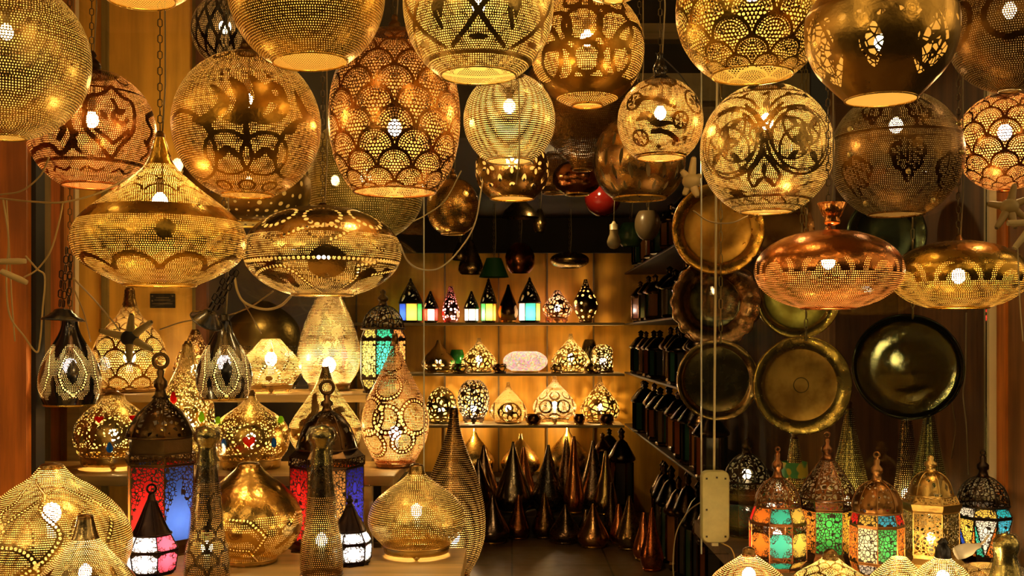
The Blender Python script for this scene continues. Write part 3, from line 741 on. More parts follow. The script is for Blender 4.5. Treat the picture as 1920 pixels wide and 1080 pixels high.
L('globe_lantern', 'dark lattice lantern in shade by the wood panel at the top left', 422, 3.75, ball_prof(58, 66, 62, -5, 118), pm(DARK, .3, 'rows', motif=1, r=.4, inner=(.2, .12, .04)), 144, 4, mo_star, (50, 70, 8), fin(-5, .8), 1)
# -- the two black drops
def mo_black(px, y0):
    def f(m):
        for i in range(5):
            c = i*2*PI/5 + .1
            q = lambda a, b: (c+a, m.q(px, y0+b)[1])
            m.leaf(*q(0, 92), .42, .2, 1.45)
            m.line([q(-.05, 52), q(-.34, 75), q(-.45, 100), q(-.3, 125), q(.1, 142)], .055, .09); m.line([q(.05, 52), q(.34, 75), q(.45, 100), q(.3, 125), q(-.1, 142)], .055, .09)
            m.leaf(*q(PI/5, 118), .3, .1, 1.6)
        m.fill(np.where(m.dl*.09 > .26, -.05, 9))
        m.fill(np.where(m.y > m.q(px, y0+44)[1], -.05, 9)); m.fill(np.where(m.y < m.q(px, y0+146)[1], -.05, 9)); m.la[:] = m.la; m.dl = np.where((m.y > m.q(px, y0+44)[1]) | (m.y < m.q(px, y0+148)[1]), 3, m.dl)
    return f
def black_drop(px, y0, d, s, label):
    pr = [(y0+a*s, r*s) for a, r in ((0, 14), (10, 15), (25, 20), (40, 28), (60, 40), (80, 49), (100, 55), (118, 56.5), (135, 54), (150, 49), (158, 46))]
    return L('drop_lantern', label, px, d, pr, metal((.012, .01, .009), .18, 'rows', motif=1, chain=1, r=.22, glossy_black=1, inner=(.55, .42, .25)), 160, 3.6, mo_black(px, y0), (y0+85*s, 110, 9), [(y0-14*s, 6), (y0-12*s, 9), (y0-3*s, 9), (y0+1, 14*s)], 1, cap_mat=plain((.015, .012, .01), .25))
black_drop(131, 601, 3.36, 1.0, 'glossy black drop lantern pierced with leaf outlines, nearest the left post')
black_drop(420, 602, 3.05, .92, 'glossy black drop lantern hanging right of the tall scalloped lamp')
def canopy(px, py, d, R, rot, label):
    k = d/F; o = thing('ceiling_canopy', label, 'canopy', P(px, py, d), None, rot)
    G().lathe([(R*k, 0), (R*.96*k, 3*k), (R*.7*k, 8*k), (R*.62*k, 12*k), (R*.5*k, 14*k), (R*.42*k, 19*k), (R*.25*k, 21*k), (.001, 22*k)], 36, ends=False).make('disc', plain((.012, .01, .009), .2), o)
    G().ring((0, 0, 0), R*k, 1.6*k, 36, 5).make('edge', plain((.03, .025, .02), .25), o)
    g = chain_mesh(22*k, 22*k+.16); g2 = chain_mesh(22*k, 22*k+.13); g2.v = [v+Vector((.012, 0, .01)) for v in g2.v]; g.add(g2.v, g2.f)
    g3 = chain_mesh(22*k, 22*k+.10); g3.v = [v+Vector((-.012, .005, .0)) for v in g3.v]; g.add(g3.v, g3.f)
    g.make('chain', plain((.02, .016, .012), .3, .8), o); return o
canopy(118, 600, 2.75, 38, (0, .05, 0), 'black ceiling canopy hanging with bundled chain above the left black drop lantern')
canopy(388, 602, 2.85, 32, (.3, .55, 0), 'tilted black ceiling canopy beside the neck of the other black drop lantern')
# ================================================================== lamps on the left shelves
GR = lambda px, d, z: YB(z, d)
def stand(name, label, px, d, zb, prof, mat, **kw):
    """a standing lantern; its profile is shifted so that it rests on height zb"""
    kw.setdefault('collar', 8); tot = prof[-1][0]+kw['collar']+(7 if kw.get('feet') else 0)
    dy = YB(zb, d)-tot
    prof = [(y+dy, r) for y, r in prof]
    for key in ('bulb',):
        if kw.get(key): kw[key] = (kw[key][0]+dy,)+tuple(kw[key][1:])
    if kw.get('cap'): kw['cap'] = [(y+dy, r) for y, r in kw['cap']]
    if kw.get('motif'):
        f = kw['motif']
        def g(m):
            q0 = m.q; m.q = lambda x, y: q0(x, y+dy); f(m)
        kw['motif'] = g
    return lantern(name, label, px, d, prof, mat, **kw)
S = stand
S('table_lamp', 'tall drop-shaped lamp with large scallops behind the white socket cluster', 243, 4.3, U1, [(542, 9), (565, 12), (590, 22), (610, 40), (632, 56), (655, 65), (680, 67), (702, 62), (720, 52), (728, 47)], pm((.72, .46, .15), .26, 'scale', N=8, r=.4, r2=.43), bulb=(668, 170, 8), cap=[(538, 7), (545, 9), (560, 9), (575, 12)], collar=6)
def jewels(m, px, yy, n, R):
    for i in range(n):
        x, y = i*2*PI/n, m.q(px, yy)[1]; m.circ(x, y, R, .05); m.circ(x, y, R*.55, .04); m.leaf(x+PI/n, y-.12, .2, .06, 1.57)
    m.band(m.q(px, yy+34)[1], .04); m.band(m.q(px, yy-32)[1], .03)
def mo_l2(m):
    for x, y in ((188, 781), (247, 781)): m.open(x, y, 7)
    m.open(206, 833, 6)
    jewels(m, 212, 800, 6, .3)
    for i in range(6): m.line([(i*PI/3+PI/6, m.q(212, 760)[1]), (i*PI/3+PI/6, m.q(212, 790)[1]), (i*PI/3+PI/6+.25, m.q(212, 815)[1])], .05)
l2 = S('table_lamp', 'squat brass lamp set with red and blue glass drops, left on the middle shelf', 212, 3.85, M1, [(736, 20), (748, 24), (762, 42), (778, 58), (795, 68), (812, 71), (828, 69), (842, 64), (850, 58)], pm((.74, .54, .20), .28, 'voro', motif=1, chain=1, N=80, t=0.20, dkf=.95), seg=176, period=3.6, motif=mo_l2, bulb=(815, 190, 8), cap=[(730, 8), (734, 14), (738, 20)], feet=1, collar=17)
def jewel(root, px0, d, prof_r, px, py, rx, rz, col, shape='drop'):
    """a glass jewel sitting in the wall of a lamp"""
    k = d/F; a = math.asin(max(-.98, min(.98, (px-px0)/prof_r)))
    z = CZ+(HY-py)*k - root.location.z
    p = Vector((prof_r*k*1.0*math.sin(a), -prof_r*k*1.0*math.cos(a), z))
    g = G(); v = []; n = 16
    pts = []
    for i in range(n):
        t = 2*PI*i/n
        if shape == 'heart': x = 16*math.sin(t)**3/16; y = (13*math.cos(t)-5*math.cos(2*t)-2*math.cos(3*t)-math.cos(4*t))/16
        elif shape == 'drop': x = math.sin(t)*(1-.45*max(0, math.cos(t))); y = math.cos(t)*(1.25 if math.cos(t) > 0 else 1)
        else: x, y = math.sin(t), math.cos(t)
        pts.append((x*rx*k, y*rz*k))
    R = Matrix.Rotation(a, 3, 'Z')
    back = [p+R @ Vector((x, .004, y)) for x, y in pts]; front = [p+R @ Vector((x*.95, -.006, y*.95)) for x, y in pts]; top = [p+R @ Vector((x*.45, -.011, y*.45)) for x, y in pts]
    v = back+front+top; f = [tuple(range(n))]
    for o in (0, n): f += [(o+i, o+(i+1) % n, o+n+(i+1) % n, o+n+i) for i in range(n)]
    f.append(tuple(2*n+i for i in range(n)))
    m_ = 'glass'
    names = {(.9, .01, .01): 'red glass jewel', (.02, .25, .75): 'blue glass jewel', (.45, .8, .03): 'green glass jewel'}
    return mesh('jewel', v, f, jewel_mat(col), root, True, label=names.get(col))
@cached
def jewel_mat(col):
    m, b = new_mat('jewel_glass')
    tr = b.n('ShaderNodeBsdfTranslucent'); tr.inputs[0].default_value = (*[min(1, c*1.1) for c in col], 1)
    b.out(b.mix(.45, tr.outputs[0], b.prin(col, 0, .15, None, Coat_Weight=.5))); return m
RED, BLU, GRN = (.9, .01, .01), (.02, .25, .75), (.45, .8, .03)
for x, y in ((188, 781), (247, 781)): jewel(l2, 212, 3.85, 62, x, y, 8, 7, RED, 'heart')
jewel(l2, 212, 3.85, 70, 206, 833, 6, 9, BLU)
for x, y in ((160, 818), (262, 818)): jewel(l2, 212, 3.85, 70, x, y, 5, 7, (.80, .62, .22), 'oval')
l3 = S('table_lamp', 'slender beaded gold lamp with red and green glass drops, behind the ring-topped lantern', 352, 3.98, M1, [(642, 10), (662, 13), (690, 22), (715, 34), (745, 45), (775, 49), (810, 46), (840, 38), (858, 30)], pm((.80, .58, .22), .28, 'voro', motif=1, chain=1, N=62, t=.16, dkf=.95), seg=144, period=3.6, motif=lambda m: (jewels(m, 352, 770, 5, .35), m.open(327, 745, 7), m.open(376, 780, 6)), bulb=(792, 200, 8), cap=[(636, 5), (642, 8), (646, 10)])
jewel(l3, 352, 3.98, 42, 327, 745, 6, 10, RED); jewel(l3, 352, 3.98, 49, 376, 780, 5, 9, GRN)
def mo_l4(m):
    jewels(m, 470, 815, 5, .34); m.band(m.q(470, 768)[1], .06, .1); m.open(467, 821, 10)
    for x, y in ((423, 826), (511, 826), (412, 786), (524, 786)): m.open(x, y, 4)
l4 = S('table_lamp', 'squat gold lamp with a red glass heart on its front, on the middle shelf', 470, 3.85, M1, [(738, 8), (752, 14), (766, 32), (780, 52), (795, 66), (812, 70), (830, 71), (846, 66), (858, 56)], pm((.72, .50, .16), .27, 'voro', motif=1, chain=1, N=76, t=0.21, dkf=.95), seg=176, period=3.6, motif=mo_l4, bulb=(822, 170, 8), cap=[(730, 6), (736, 9), (742, 9)], collar=18)
jewel(l4, 470, 3.85, 72, 467, 821, 12, 12, RED, 'heart'); jewel(l4, 470, 3.85, 73, 423, 826, 4, 8, BLU); jewel(l4, 470, 3.85, 73, 511, 826, 4, 8, BLU)
jewel(l4, 470, 3.85, 62, 412, 786, 7, 6, GRN); jewel(l4, 470, 3.85, 62, 524, 786, 7, 6, GRN)
def mo_l5(m):
    for i in range(5):
        c = i*2*PI/5-.1; q = lambda a, b: (c+a, m.q(510, b)[1])
        m.line([q(-.55, 715), q(-.2, 685), q(.05, 668), q(.25, 650), q(.1, 632)], .05, .11); m.line([q(.55, 715), q(.35, 690), q(.05, 668), q(-.3, 650), q(-.15, 632)], .05, .11)
        m.leaf(*q(.1, 648), .16, .07, 1.2); m.leaf(*q(.03, 700), .18, .12, 0)
S('table_lamp', 'bright lozenge-shaped brass lamp with crossing dotted bands, on the upper shelf', 508, 4.26, U1, [(627, 17), (627, 17), (640, 28), (655, 42), (672, 55), (680, 57), (692, 54), (705, 46), (713, 40)], pm((.90, .70, .34), .28, 'rows', motif=1, chain=1, dash=.36, r=.22), seg=144, period=3.6, motif=mo_l5, bulb=(665, 230, 8), collar=8, feet=1)
S('table_lamp', 'tall pale egg-shaped lamp with a fine shimmering mesh, on the upper shelf', 617, 4.42, U1, [(545, 22), (562, 30), (590, 42), (620, 52), (650, 58), (675, 57), (697, 49), (712, 38)], pm((.93, .70, .42), .26, 'rows', r=.25, dash=.36, jit=.35), seg=96, period=3.6, bulb=(676, 260, 9), collar=12)
def mo_l7(m):
    m.pl([(590, 735), (592, 760), (580, 780), (570, 785)], .16); m.pl([(640, 760), (628, 765), (640, 778), (632, 788)], .14); m.pd(600, 800, 4); m.pl([(552, 805), (570, 815), (566, 835)], .12); m.pl([(660, 805), (645, 818), (655, 835)], .12)
    m.band(m.q(610, 798)[1], .05); m.circ(2.2, -.1, .3, .1); m.circ(-2.2, -.1, .3, .1)
S('table_lamp', 'pale brass spinning-top lamp with broad letter strokes, on the middle shelf', 610, 3.97, M1, [(686, 7), (700, 11), (720, 20), (745, 36), (770, 54), (790, 66), (790, 66), (805, 68), (825, 62), (845, 48), (857, 38)], pm((.86, .66, .30), .27, 'rows', motif=1, r=.36), seg=144, period=3.8, motif=mo_l7, bulb=(800, 190, 8), cap=[(683, 6), (690, 8), (705, 11)])
def mo_l8(m):
    for x, y, r in ((728, 715, 23), (786, 715, 22), (735, 668, 18), (690, 700, 20), (725, 776, 24), (780, 772, 24), (756, 820, 20), (690, 770, 20), (700, 825, 18), (752, 640, 12)): m.pc(x, y, r, .09, .12)
    for i in range(6): m.circ(PI-1.3+i*.52, -.6+1.0*(i % 2), .33, .09, .12)
S('table_lamp', 'tall copper drop lamp with beaded circles, at the end of the middle shelf', 741, 3.88, M1-.0, [(625, 5), (645, 8), (670, 17), (695, 29), (720, 42), (745, 54), (770, 61), (795, 63), (820, 58), (845, 46), (862, 36)], pm((.86, .42, .19), .25, 'rows', motif=1, chain=1, r=.38), seg=160, period=3.6, motif=mo_l8, bulb=(806, 220, 8), cap=[(620, 5), (628, 6), (640, 8)], zbase=None)
S('table_lamp', 'small dark copper lamp with lozenge holes, half hidden behind a black drop lantern', 366, 4.45, U1, [(622, 10), (640, 18), (662, 32), (685, 40), (705, 40), (720, 32)], pm((.50, .24, .08), .28, 'voro', N=22, t=.12), seg=72, period=4, bulb=(690, 60, 7), cap=[(614, 6), (620, 9), (624, 10)])
S('table_lamp', 'large olive gold dome lamp standing dark behind the lozenge lamp', 492, 4.85, U1-.02, [(546, 12), (556, 30), (575, 54), (600, 70), (640, 78), (680, 74), (705, 62)], pm((.44, .34, .12), .34, 'rows', motif=1, r=.33), seg=96, period=6, motif=lambda m: m.fill(np.where(m.y > .15, -.1, 9)), bulb=None)
bx = G().box((-1.08, 4.85, .575), (.46, .46, 1.15)).make('plinth_box', plain((.03, .018, .01), .7), None, False); tag(bx, 'dark box plinth behind the upper shelf, under the olive dome lamp', 'plinth')
# ------------------------------------------------------------------ front stage, left
def mo_l13(m):
    m.pl([(-40, 1000), (0, 975), (40, 948), (75, 925), (110, 905), (150, 925), (200, 950), (235, 985)], .04, .058); m.pl([(70, 890), (85, 915), (78, 940), (110, 975), (95, 1010), (60, 1040), (20, 1065)], .045, .058)
    m.pl([(-10, 1000), (40, 1000), (70, 1025), (75, 1060), (50, 1085)], .045, .058); m.pl([(145, 880), (140, 910), (160, 925), (195, 960), (190, 1000)], .04, .058); m.pl([(20, 975), (15, 945), (40, 925), (60, 900)], .04, .058)
    m.circ(2.4, -.1, .5, .04, .06); m.circ(-2.4, -.1, .5, .04, .06)
S('onion_lamp', 'big gold onion lamp with wavy dotted lines, in the lower left corner', 97, 2.72, ST, [(870, 20), (878, 26), (895, 42), (915, 74), (940, 104), (965, 126), (990, 139), (1015, 144), (1045, 140), (1085, 122), (1118, 100)], pm((.84, .62, .24), .24, 'rows', motif=1, chain=1, r=.22, dash=.36), seg=192, period=4.8, motif=mo_l13, bulb=(960, 260, 12), cap=[(866, 6), (868, 18), (872, 21), (878, 20)])
def mo_l14(m):
    for i in range(5): x = i*2*PI/5+.2; m.leaf(x, m.q(160, 1075)[1], .45, .12, 1.5); m.line([(x+.6, -.2), (x+.45, .3), (x+.55, .8)], .07)
    m.fill(np.where(m.y > m.q(160, 1010)[1], -.05, 9))
S('onion_lamp', 'small silvery gold onion lamp with a flared steel neck, frontmost at the lower left', 160, 2.45, ST, [(966, 14), (985, 18), (1005, 24), (1020, 34), (1045, 55), (1075, 82), (1105, 98), (1145, 94), (1172, 74)], pm((.80, .66, .36), .2, 'rows', motif=1, r=.33), seg=128, period=4.6, motif=mo_l14, bulb=(1070, 200, 9), cap=[(962, 6), (964, 14), (968, 15), (975, 15)])
def mo_l17(m):
    for i in range(4):
        c = i*PI/2-.2; q = lambda a, b: (c+a, m.q(467, b)[1])
        for j in range(3): m.line([q(-.75, 985+j*28), q(-.3, 955+j*28), (q(.2, 960+j*28)), q(.5, 990+j*26), q(.3, 1020+j*14)], 0.06, .066 if j != 1 else 0)
        m.leaf(*q(-.1, 990), .5, .1, -.1); m.leaf(*q(-.1, 1030), .45, .08, -.2)
    m.fill(np.where(m.y > m.q(467, 956)[1], -.05, 9))
S('onion_lamp', 'shining gold onion lamp between the two tall wrapped bottles', 467, 3.2, ST, [(868, 20), (876, 24), (892, 42), (912, 66), (935, 86), (960, 97), (985, 98), (1010, 88), (1030, 70), (1043, 52)], pm((.88, .62, .20), .22, 'rows', motif=1, chain=1, r=.3, dkf=.85), seg=176, period=4.8, motif=mo_l17, bulb=(940, 130, 9), cap=[(864, 6), (866, 18), (872, 21), (878, 21)], collar=9)
S('onion_lamp', 'matte gold onion lamp with fine dots on three feet, at the stage corner', 781, 3.3, ST, [(876, 13), (890, 16), (905, 32), (922, 56), (942, 78), (965, 89), (985, 90), (1003, 82), (1018, 68), (1024, 62)], pm((.80, .60, .22), .3, 'rows', r=.23, jit=.1, dkf=.85), seg=96, period=4.6, bulb=(960, 190, 8), cap=[(872, 5), (875, 12), (880, 13), (892, 15)], collar=13, feet=1)
S('floor_lamp', 'tall bronze bottle-shaped lamp standing on the floor at the doorway', 851, 6.2, 0., [(764, 8), (790, 11), (815, 17), (845, 28), (880, 42), (920, 53), (960, 59), (1000, 58), (1035, 48), (1058, 36), (1072, 28)], pm((.66, .42, .17), .24, 'rows', r=.22, dash=.38), seg=96, period=4, bulb=(1000, 70, 8), cap=[(758, 6), (764, 8), (775, 8)])
def bottle(label, px, d, ytop, ybot, rb, col, motif, rough=.25):
    k = d/F; y0 = ytop+62
    yb = YB(ST, d)
    prof = [(y0, 17), (y0, 17), (y0+30, 20), (y0+80, 26), ((y0+yb)/2+20, 31), (yb-70, rb*.9), (yb-25, rb), (yb-6, rb*.97)]
    r = L('bottle_lamp', label, px, d, prof, pm(col, rough, 'rows', motif=1, r=.27, inner=(.7, .48, .2)), 128, 4.4, motif, (yb-70, 30, 8), rim=1, collar=6)
    zt = (yb-y0)*k
    G().lathe([(18*k, zt-16*k), (19*k, zt), (16*k, zt+14*k), (17*k, zt+26*k), (24*k, zt+36*k), (25*k, zt+46*k), (20*k, zt+56*k), (8*k, zt+61*k), (.001, zt+62*k)], 20, ends=False).make('wrapped_stopper', metal((.42, .34, .13), .22), r)
    g = G().lathe([(22*k, zt-20*k), (21*k, zt), (20*k, zt+14*k), (20*k, zt+25*k), (28*k, zt+36*k), (28*k, zt+47*k), (22*k, zt+59*k), (.001, zt+64*k)], 32, ends=False)
    rnd = random.Random(px)
    g.v = [Vector((v.x*(1+rnd.uniform(-.07, .07)), v.y*(1+rnd.uniform(-.07, .07)), v.z)) for v in g.v]; g.make('cling_film', wrap_film(), r)
    g = G().lathe([((rr+2.2)*k, (yb-y)*k) for y, rr in prof[1:-1]][::-1], 32, ends=False); g.make('film_sleeve', wrap_film(), r)
    return r
def mo_l16(m):
    for i in range(6):
        for j, yy in enumerate((1000, 1025, 1050, 1075)):
            x, y = (i+.5*(j % 2))*2*PI/6, m.q(388, yy)[1]; xx, y_ = m.w(x), m.y-y
            m.fill(np.where(y_ > 0, np.abs(np.hypot(xx, y_*.9)-.5)-.07, 9))
        m.line([(i*1.05, m.q(388, 990)[1]), (i*1.05+.3, m.q(388, 965)[1]), (i*1.05+.1, m.q(388, 940)[1]), (i*1.05+.5, m.q(388, 925)[1])], .13)
    m.fill(np.where(m.y > m.q(388, 905)[1], -.1, 9))
bottle('tall dark bottle lamp wrapped in film, pierced with small fans, left of the gold onion', 388, 2.9, 797, 1090, 42, (.20, .13, .06), mo_l16)
bottle('tall dark bottle lamp wrapped in film with plain dotted body, right of the gold onion', 603, 3.0, 797, 1085, 40, (.16, .10, .04), lambda m: m.fill(np.where(m.y > m.q(603, 930)[1], -.1, 9)))

# ------------------------------------------------------------------ polygonal glass lanterns
def fan(label, px, d, zb, N, rot, levels, secs, cols, dome, fin_, bulb, fm=(.10, .06, .03), name='glass_lantern', fret='girih', fN=11, ring=0, group=None, dome_t=.1, dome_pat='voro', domeN=22, bar=2.0, bs=56, bcol=(1, .78, .5), pierce_col=None, ribs=1, cat='lantern'):
    """levels: (y, R) from the bottom up in picture pixels; secs between them: solid | pane | pierce | tri; cols {side: colour}"""
    k = d/F; dy = YB(zb, d)-levels[0][0]; y0 = levels[0][0]
    base = P(px, y0+dy, d); base.z = zb
    root = thing(name, label, cat, base, group, (0, 0, -math.atan2(base.x, d)))
    FM = metal(fm, .32); Z = lambda y: (y0-y)*k
    def cor(i, R, z): a = rot+(i-.5)*2*PI/N; return Vector((R*k*math.sin(a), -R*k*math.cos(a), z))
    PM = metal(pierce_col or fm, .32, 'voro', N=60, t=.12)
    sides = range(-(N//2), N-N//2)
    solids = []; frames = []; piers = []; prev = None
    for (ya, Ra), (yb, Rb), kind in zip(levels, levels[1:], secs):
        za, zb_ = Z(ya), Z(yb)
        if (kind == 'solid') != (prev == 'solid') or prev is None:
            (solids if kind == 'solid' else frames).append(G())
        prev = kind
        if kind == 'pierce': pier = []; piers.append(pier)
        if kind == 'solid': solid = solids[-1]
        else: fr = frames[-1]
        for i in sides:
            a, b_, c, e = cor(i, Ra, za), cor(i+1, Ra, za), cor(i+1, Rb, zb_), cor(i, Rb, zb_)
            fr.bar(a, e, bar*k) if kind != 'solid' else None
            if kind != 'solid': fr.bar(a, b_, bar*.8*k); fr.bar(e, c, bar*.8*k)
            if kind == 'solid': solid.add([a, b_, c, e], [(0, 1, 2, 3)])
            elif kind == 'pierce': pier.append((a, b_, c, e))
            else:
                cc = (a+b_+c+e)/4; f = lambda p: cc+(p-cc)*.985
                if kind == 'tri':
                    m0 = (a+b_)/2
                    pieces = [([e, c, m0], cols.get(i, (.9, .8, .5))), ([e, m0, a], cols.get((i, 'l'), (.05, .5, .3))), ([m0, c, b_], cols.get((i, 'r'), (.9, .25, .03)))]
                    fr.bar(e, m0, bar*.8*k); fr.bar(c, m0, bar*.8*k)
                else: pieces = [([a, b_, c, e], cols.get((i, round(ya)), cols.get(i, (.9, .75, .45))))]
                for pts, col in pieces:
                    w = (b_-a).length; h = ((e+c)/2-(a+b_)/2).length
                    o = mesh('glass_pane', [f(p) for p in pts], [tuple(range(len(pts)))], pane(col, fret, fN/.06*.55, .09 if fret else 0, tuple(fm)), root, False)
                    ax = (b_-a).normalized(); ay = ((e+c)/2-(a+b_)/2).normalized(); uvl = o.data.uv_layers.new(name='uv')
                    for li, p in enumerate(pts): q = p-(a+b_)/2; uvl.data[li].uv = (q.dot(ax), q.dot(ay))
                    for nm, fn in (('px', lambda q: q.dot(ax)/w+.5), ('py', lambda q: q.dot(ay)/h)):
                        at = o.data.attributes.new(nm, 'FLOAT', 'POINT')
                        for li, p in enumerate(pts): at.data[li].value = fn(p-(a+b_)/2)
    for solid in solids: solid.make('body_casing', FM, root, False)
    for pier in piers:
        g = G()
        for q in pier: g.add(q, [(0, 1, 2, 3)])
        o = g.make('pierced_panel', PM, root, False); uvl = o.data.uv_layers.new(name='uv')
        for fi, (a, b_, c, e) in enumerate(pier):
            w = (b_-a).length; h = (e-a).length
            for li, u in enumerate(((0, 0), (w, 0), (w, h), (0, h))): uvl.data[fi*4+li].uv = (u[0]*1.6+fi, u[1]*1.6)
    for fr in frames: fr.make('frame', FM, root, False)
    # foot plate
    Rb = levels[0][1]
    G().lathe([(Rb*.6*k, 0), (Rb*1.04*k, 0), (Rb*1.04*k, 3*k), (Rb*.6*k, 3.5*k)], N, ends=True).make('foot_plate', FM, root, False)
    if dome:
        yd = dome[-1][0]
        o = shell('dome', dome, k, y0, px, metal(fm, .3, dome_pat, N=domeN, t=dome_t, r=.36) if dome_pat else FM, root, 64, 3.5)
        g = G()
        cur = spline(dome)
        for i in range(N if ribs else 0):
            a = rot+(i-.5)*2*PI/N
            g.tube([(r*1.015*k*math.sin(a), -r*1.015*k*math.cos(a), Z(y)) for y, r in cur[::6]], 1.3*k, 4)
        g.ring((0, 0, Z(dome[-1][0])), dome[-1][1]*k, 2.2*k, 32, 5); g.make('dome_ribs', FM, root)
    if fin_:
        o = G().lathe([(r*k, Z(y)) for y, r in fin_][::-1], 16).make('finial', FM if not isinstance(fin_, dict) else FM, root)
        yt = fin_[0][0]
        if ring: G().ring((0, 0, Z(yt-ring)), ring*k, max(1.6, ring*.28)*k, 20, 6, 'Y').make('hanging_ring', FM, root)
    if bulb: bulb_part(root, Z(bulb), 6*k if d < 5 else 4*k, bs, bcol, up=False)
    return root
f7 = lambda y0, y1, s=1.: [(y0, 2*s), (y0+(y1-y0)*.12, 5*s), (y0+(y1-y0)*.3, 4*s), (y0+(y1-y0)*.45, 9*s), (y0+(y1-y0)*.62, 9*s), (y0+(y1-y0)*.7, 6*s), (y0+(y1-y0)*.9, 8*s), (y1, 12*s)]
OR, YE, GN, TE, CR, RD, BL, WH = (.95, .22, .02), (.98, .62, .10), (.06, .55, .10), (.05, .62, .48), (.98, .86, .50), (.92, .02, .015), (.03, .10, .80), (.98, .92, .80)
SKY = (.05, .45, .75)
# right-hand window
def side(cols, N): return {i: cols[(i) % len(cols)] for i in range(-(N//2), N-N//2)}
c1 = {-2: RD, -1: OR, 0: TE, 1: YE, 2: CR, (0, 945+30): GN}
fan('eight-sided copper lantern with orange, turquoise and yellow panes, leftmost on the right stage', 1458, 3.3, RS, 8, .12, [(1062, 42), (1056, 42), (1042, 54), (1034, 54), (990, 54), (976, 54), (972, 54), (944, 43)], ['solid', 'pane', 'pierce', 'pane', 'pierce', 'solid', 'pane'],
    {**c1, -3: YE, 3: GN, 4: OR, -4: OR}, [(893, 12), (898, 20), (908, 31), (922, 39), (936, 42), (944, 41)], f7(843, 893, 1.1), 1000, (.30, .13, .05), fret='leaf', fN=16, ring=4, domeN=34)
fan('tall copper lantern with green and orange lattice panes under a pierced cone roof', 1551, 3.42, RS, 6, .08, [(1052, 56), (1046, 56), (1038, 50), (1034, 48), (956, 48), (952, 50), (934, 53)], ['solid', 'solid', 'solid', 'pane', 'solid', 'pierce'],
    {0: GN, -1: (.95, .28, .03), 1: (.98, .45, .04), 2: GN, -2: YE, 3: RD, -3: RD}, [(862, 10), (870, 16), (885, 27), (902, 38), (920, 48), (934, 53)], f7(822, 864, 1.2), 985, (.26, .12, .05), ring=5, domeN=30, bs=45)
fan('round-roofed copper lantern with cream and green lattice panes and blue low panes', 1644, 3.2, RS, 8, -.36, [(1066, 40), (1060, 42), (1040, 48), (1036, 49), (972, 49), (968, 49), (946, 42)], ['solid', 'pane', 'solid', 'pane', 'solid', 'pane'],
    {0: CR, 1: (.08, .5, .12), 2: OR, -1: OR, -2: GN, 3: YE, -3: BL, 4: RD, -4: RD, (0, 968): YE, (1, 968): SKY, (2, 968): RD, (-1, 968): RD, (0, 1060): WH, (1, 1060): SKY}, [(888, 9), (893, 20), (903, 32), (918, 40), (934, 44), (946, 43)], f7(845, 890, 1.2), 1003, (.40, .21, .07), ring=5, domeN=30, dome_pat='cell', dome_t=.3)
fan('plain gold six-sided lantern with honeycomb panels, taller than its neighbours', 1745, 3.3, RS, 6, -.12, [(1062, 60), (1048, 60), (1038, 50), (1032, 50), (954, 50), (950, 52), (938, 56), (938, 50), (924, 44)], ['solid', 'solid', 'solid', 'pierce', 'solid', 'solid', 'solid', 'pierce'],
    {}, [(880, 10), (886, 22), (898, 32), (912, 37), (924, 40)], f7(850, 882, 1.3), 1005, (.80, .56, .18), name='metal_lantern', domeN=14, dome_t=.2, bs=12)
fan('dark lantern with triangular coloured panes beside the right post', 1843, 3.4, RS, 8, .1, [(1050, 36), (1044, 38), (1036, 38), (966, 52), (962, 52), (944, 42)], ['solid', 'solid', 'tri', 'solid', 'pane'],
    {0: WH, -1: YE, 1: SKY, (0, 962): YE, (1, 962): (.02, .5, .7), (-1, 962): WH, (0, 'l'): TE, (0, 'r'): OR, (-1, 'l'): BL, (1, 'r'): SKY}, [(890, 9), (896, 22), (908, 36), (922, 43), (934, 46), (944, 46)], f7(850, 892, 1.2), 990, (.05, .035, .025), ring=4, domeN=34, fN=14)
fan('unlit dark dome lantern standing in shade behind the hanging power strip', 1400, 3.85, RS, 8, .0, [(1020, 36), (1000, 38), (960, 38), (940, 40), (918, 42)], ['solid', 'pane', 'solid', 'pierce'], side([(.02, .10, .07), (.03, .06, .03)], 8), [(866, 8), (876, 24), (892, 36), (906, 41), (918, 42)], f7(838, 868, 1.), 905, (.05, .035, .02), fN=14, bs=14)
# left window
fan('tall ring-topped lantern with one red and one blue keyhole-patterned pane', 301, 3.36, ST, 6, -.42, [(1048, 70), (1030, 70), (1022, 64), (884, 64), (880, 68), (862, 68), (862, 62), (830, 62)], ['solid', 'solid', 'pane', 'solid', 'pierce', 'solid', 'solid'],
    {0: RD, 1: (.06, .16, .75), -1: (.9, .3, .05), 2: RD, -2: (.06, .16, .75), 3: RD, -3: RD}, [(758, 12), (768, 18), (785, 38), (805, 52), (822, 60), (832, 62)], f7(704, 760, 1.4), 985, (.13, .08, .03), ring=13, fret='keyhole', fN=9, bs=110, domeN=30, dome_t=.22)
fan('six-sided lantern with red and violet blue panes behind the right-hand wrapped bottle', 613, 3.42, ST, 6, .0, [(1052, 72), (1040, 72), (1034, 68), (900, 68), (896, 70), (880, 70), (866, 56)], ['solid', 'solid', 'pane', 'solid', 'pierce', 'solid'],
    {0: (.85, .4, .1), 1: (.05, .05, .70), -1: RD, 2: RD, -2: (.05, .05, .7), 3: OR, -3: OR}, [(796, 10), (803, 22), (818, 38), (838, 48), (856, 54), (866, 56)], f7(764, 798, 1.3), 985, (.14, .08, .035), ring=12, fN=11, bs=100, domeN=22, dome_t=.24)
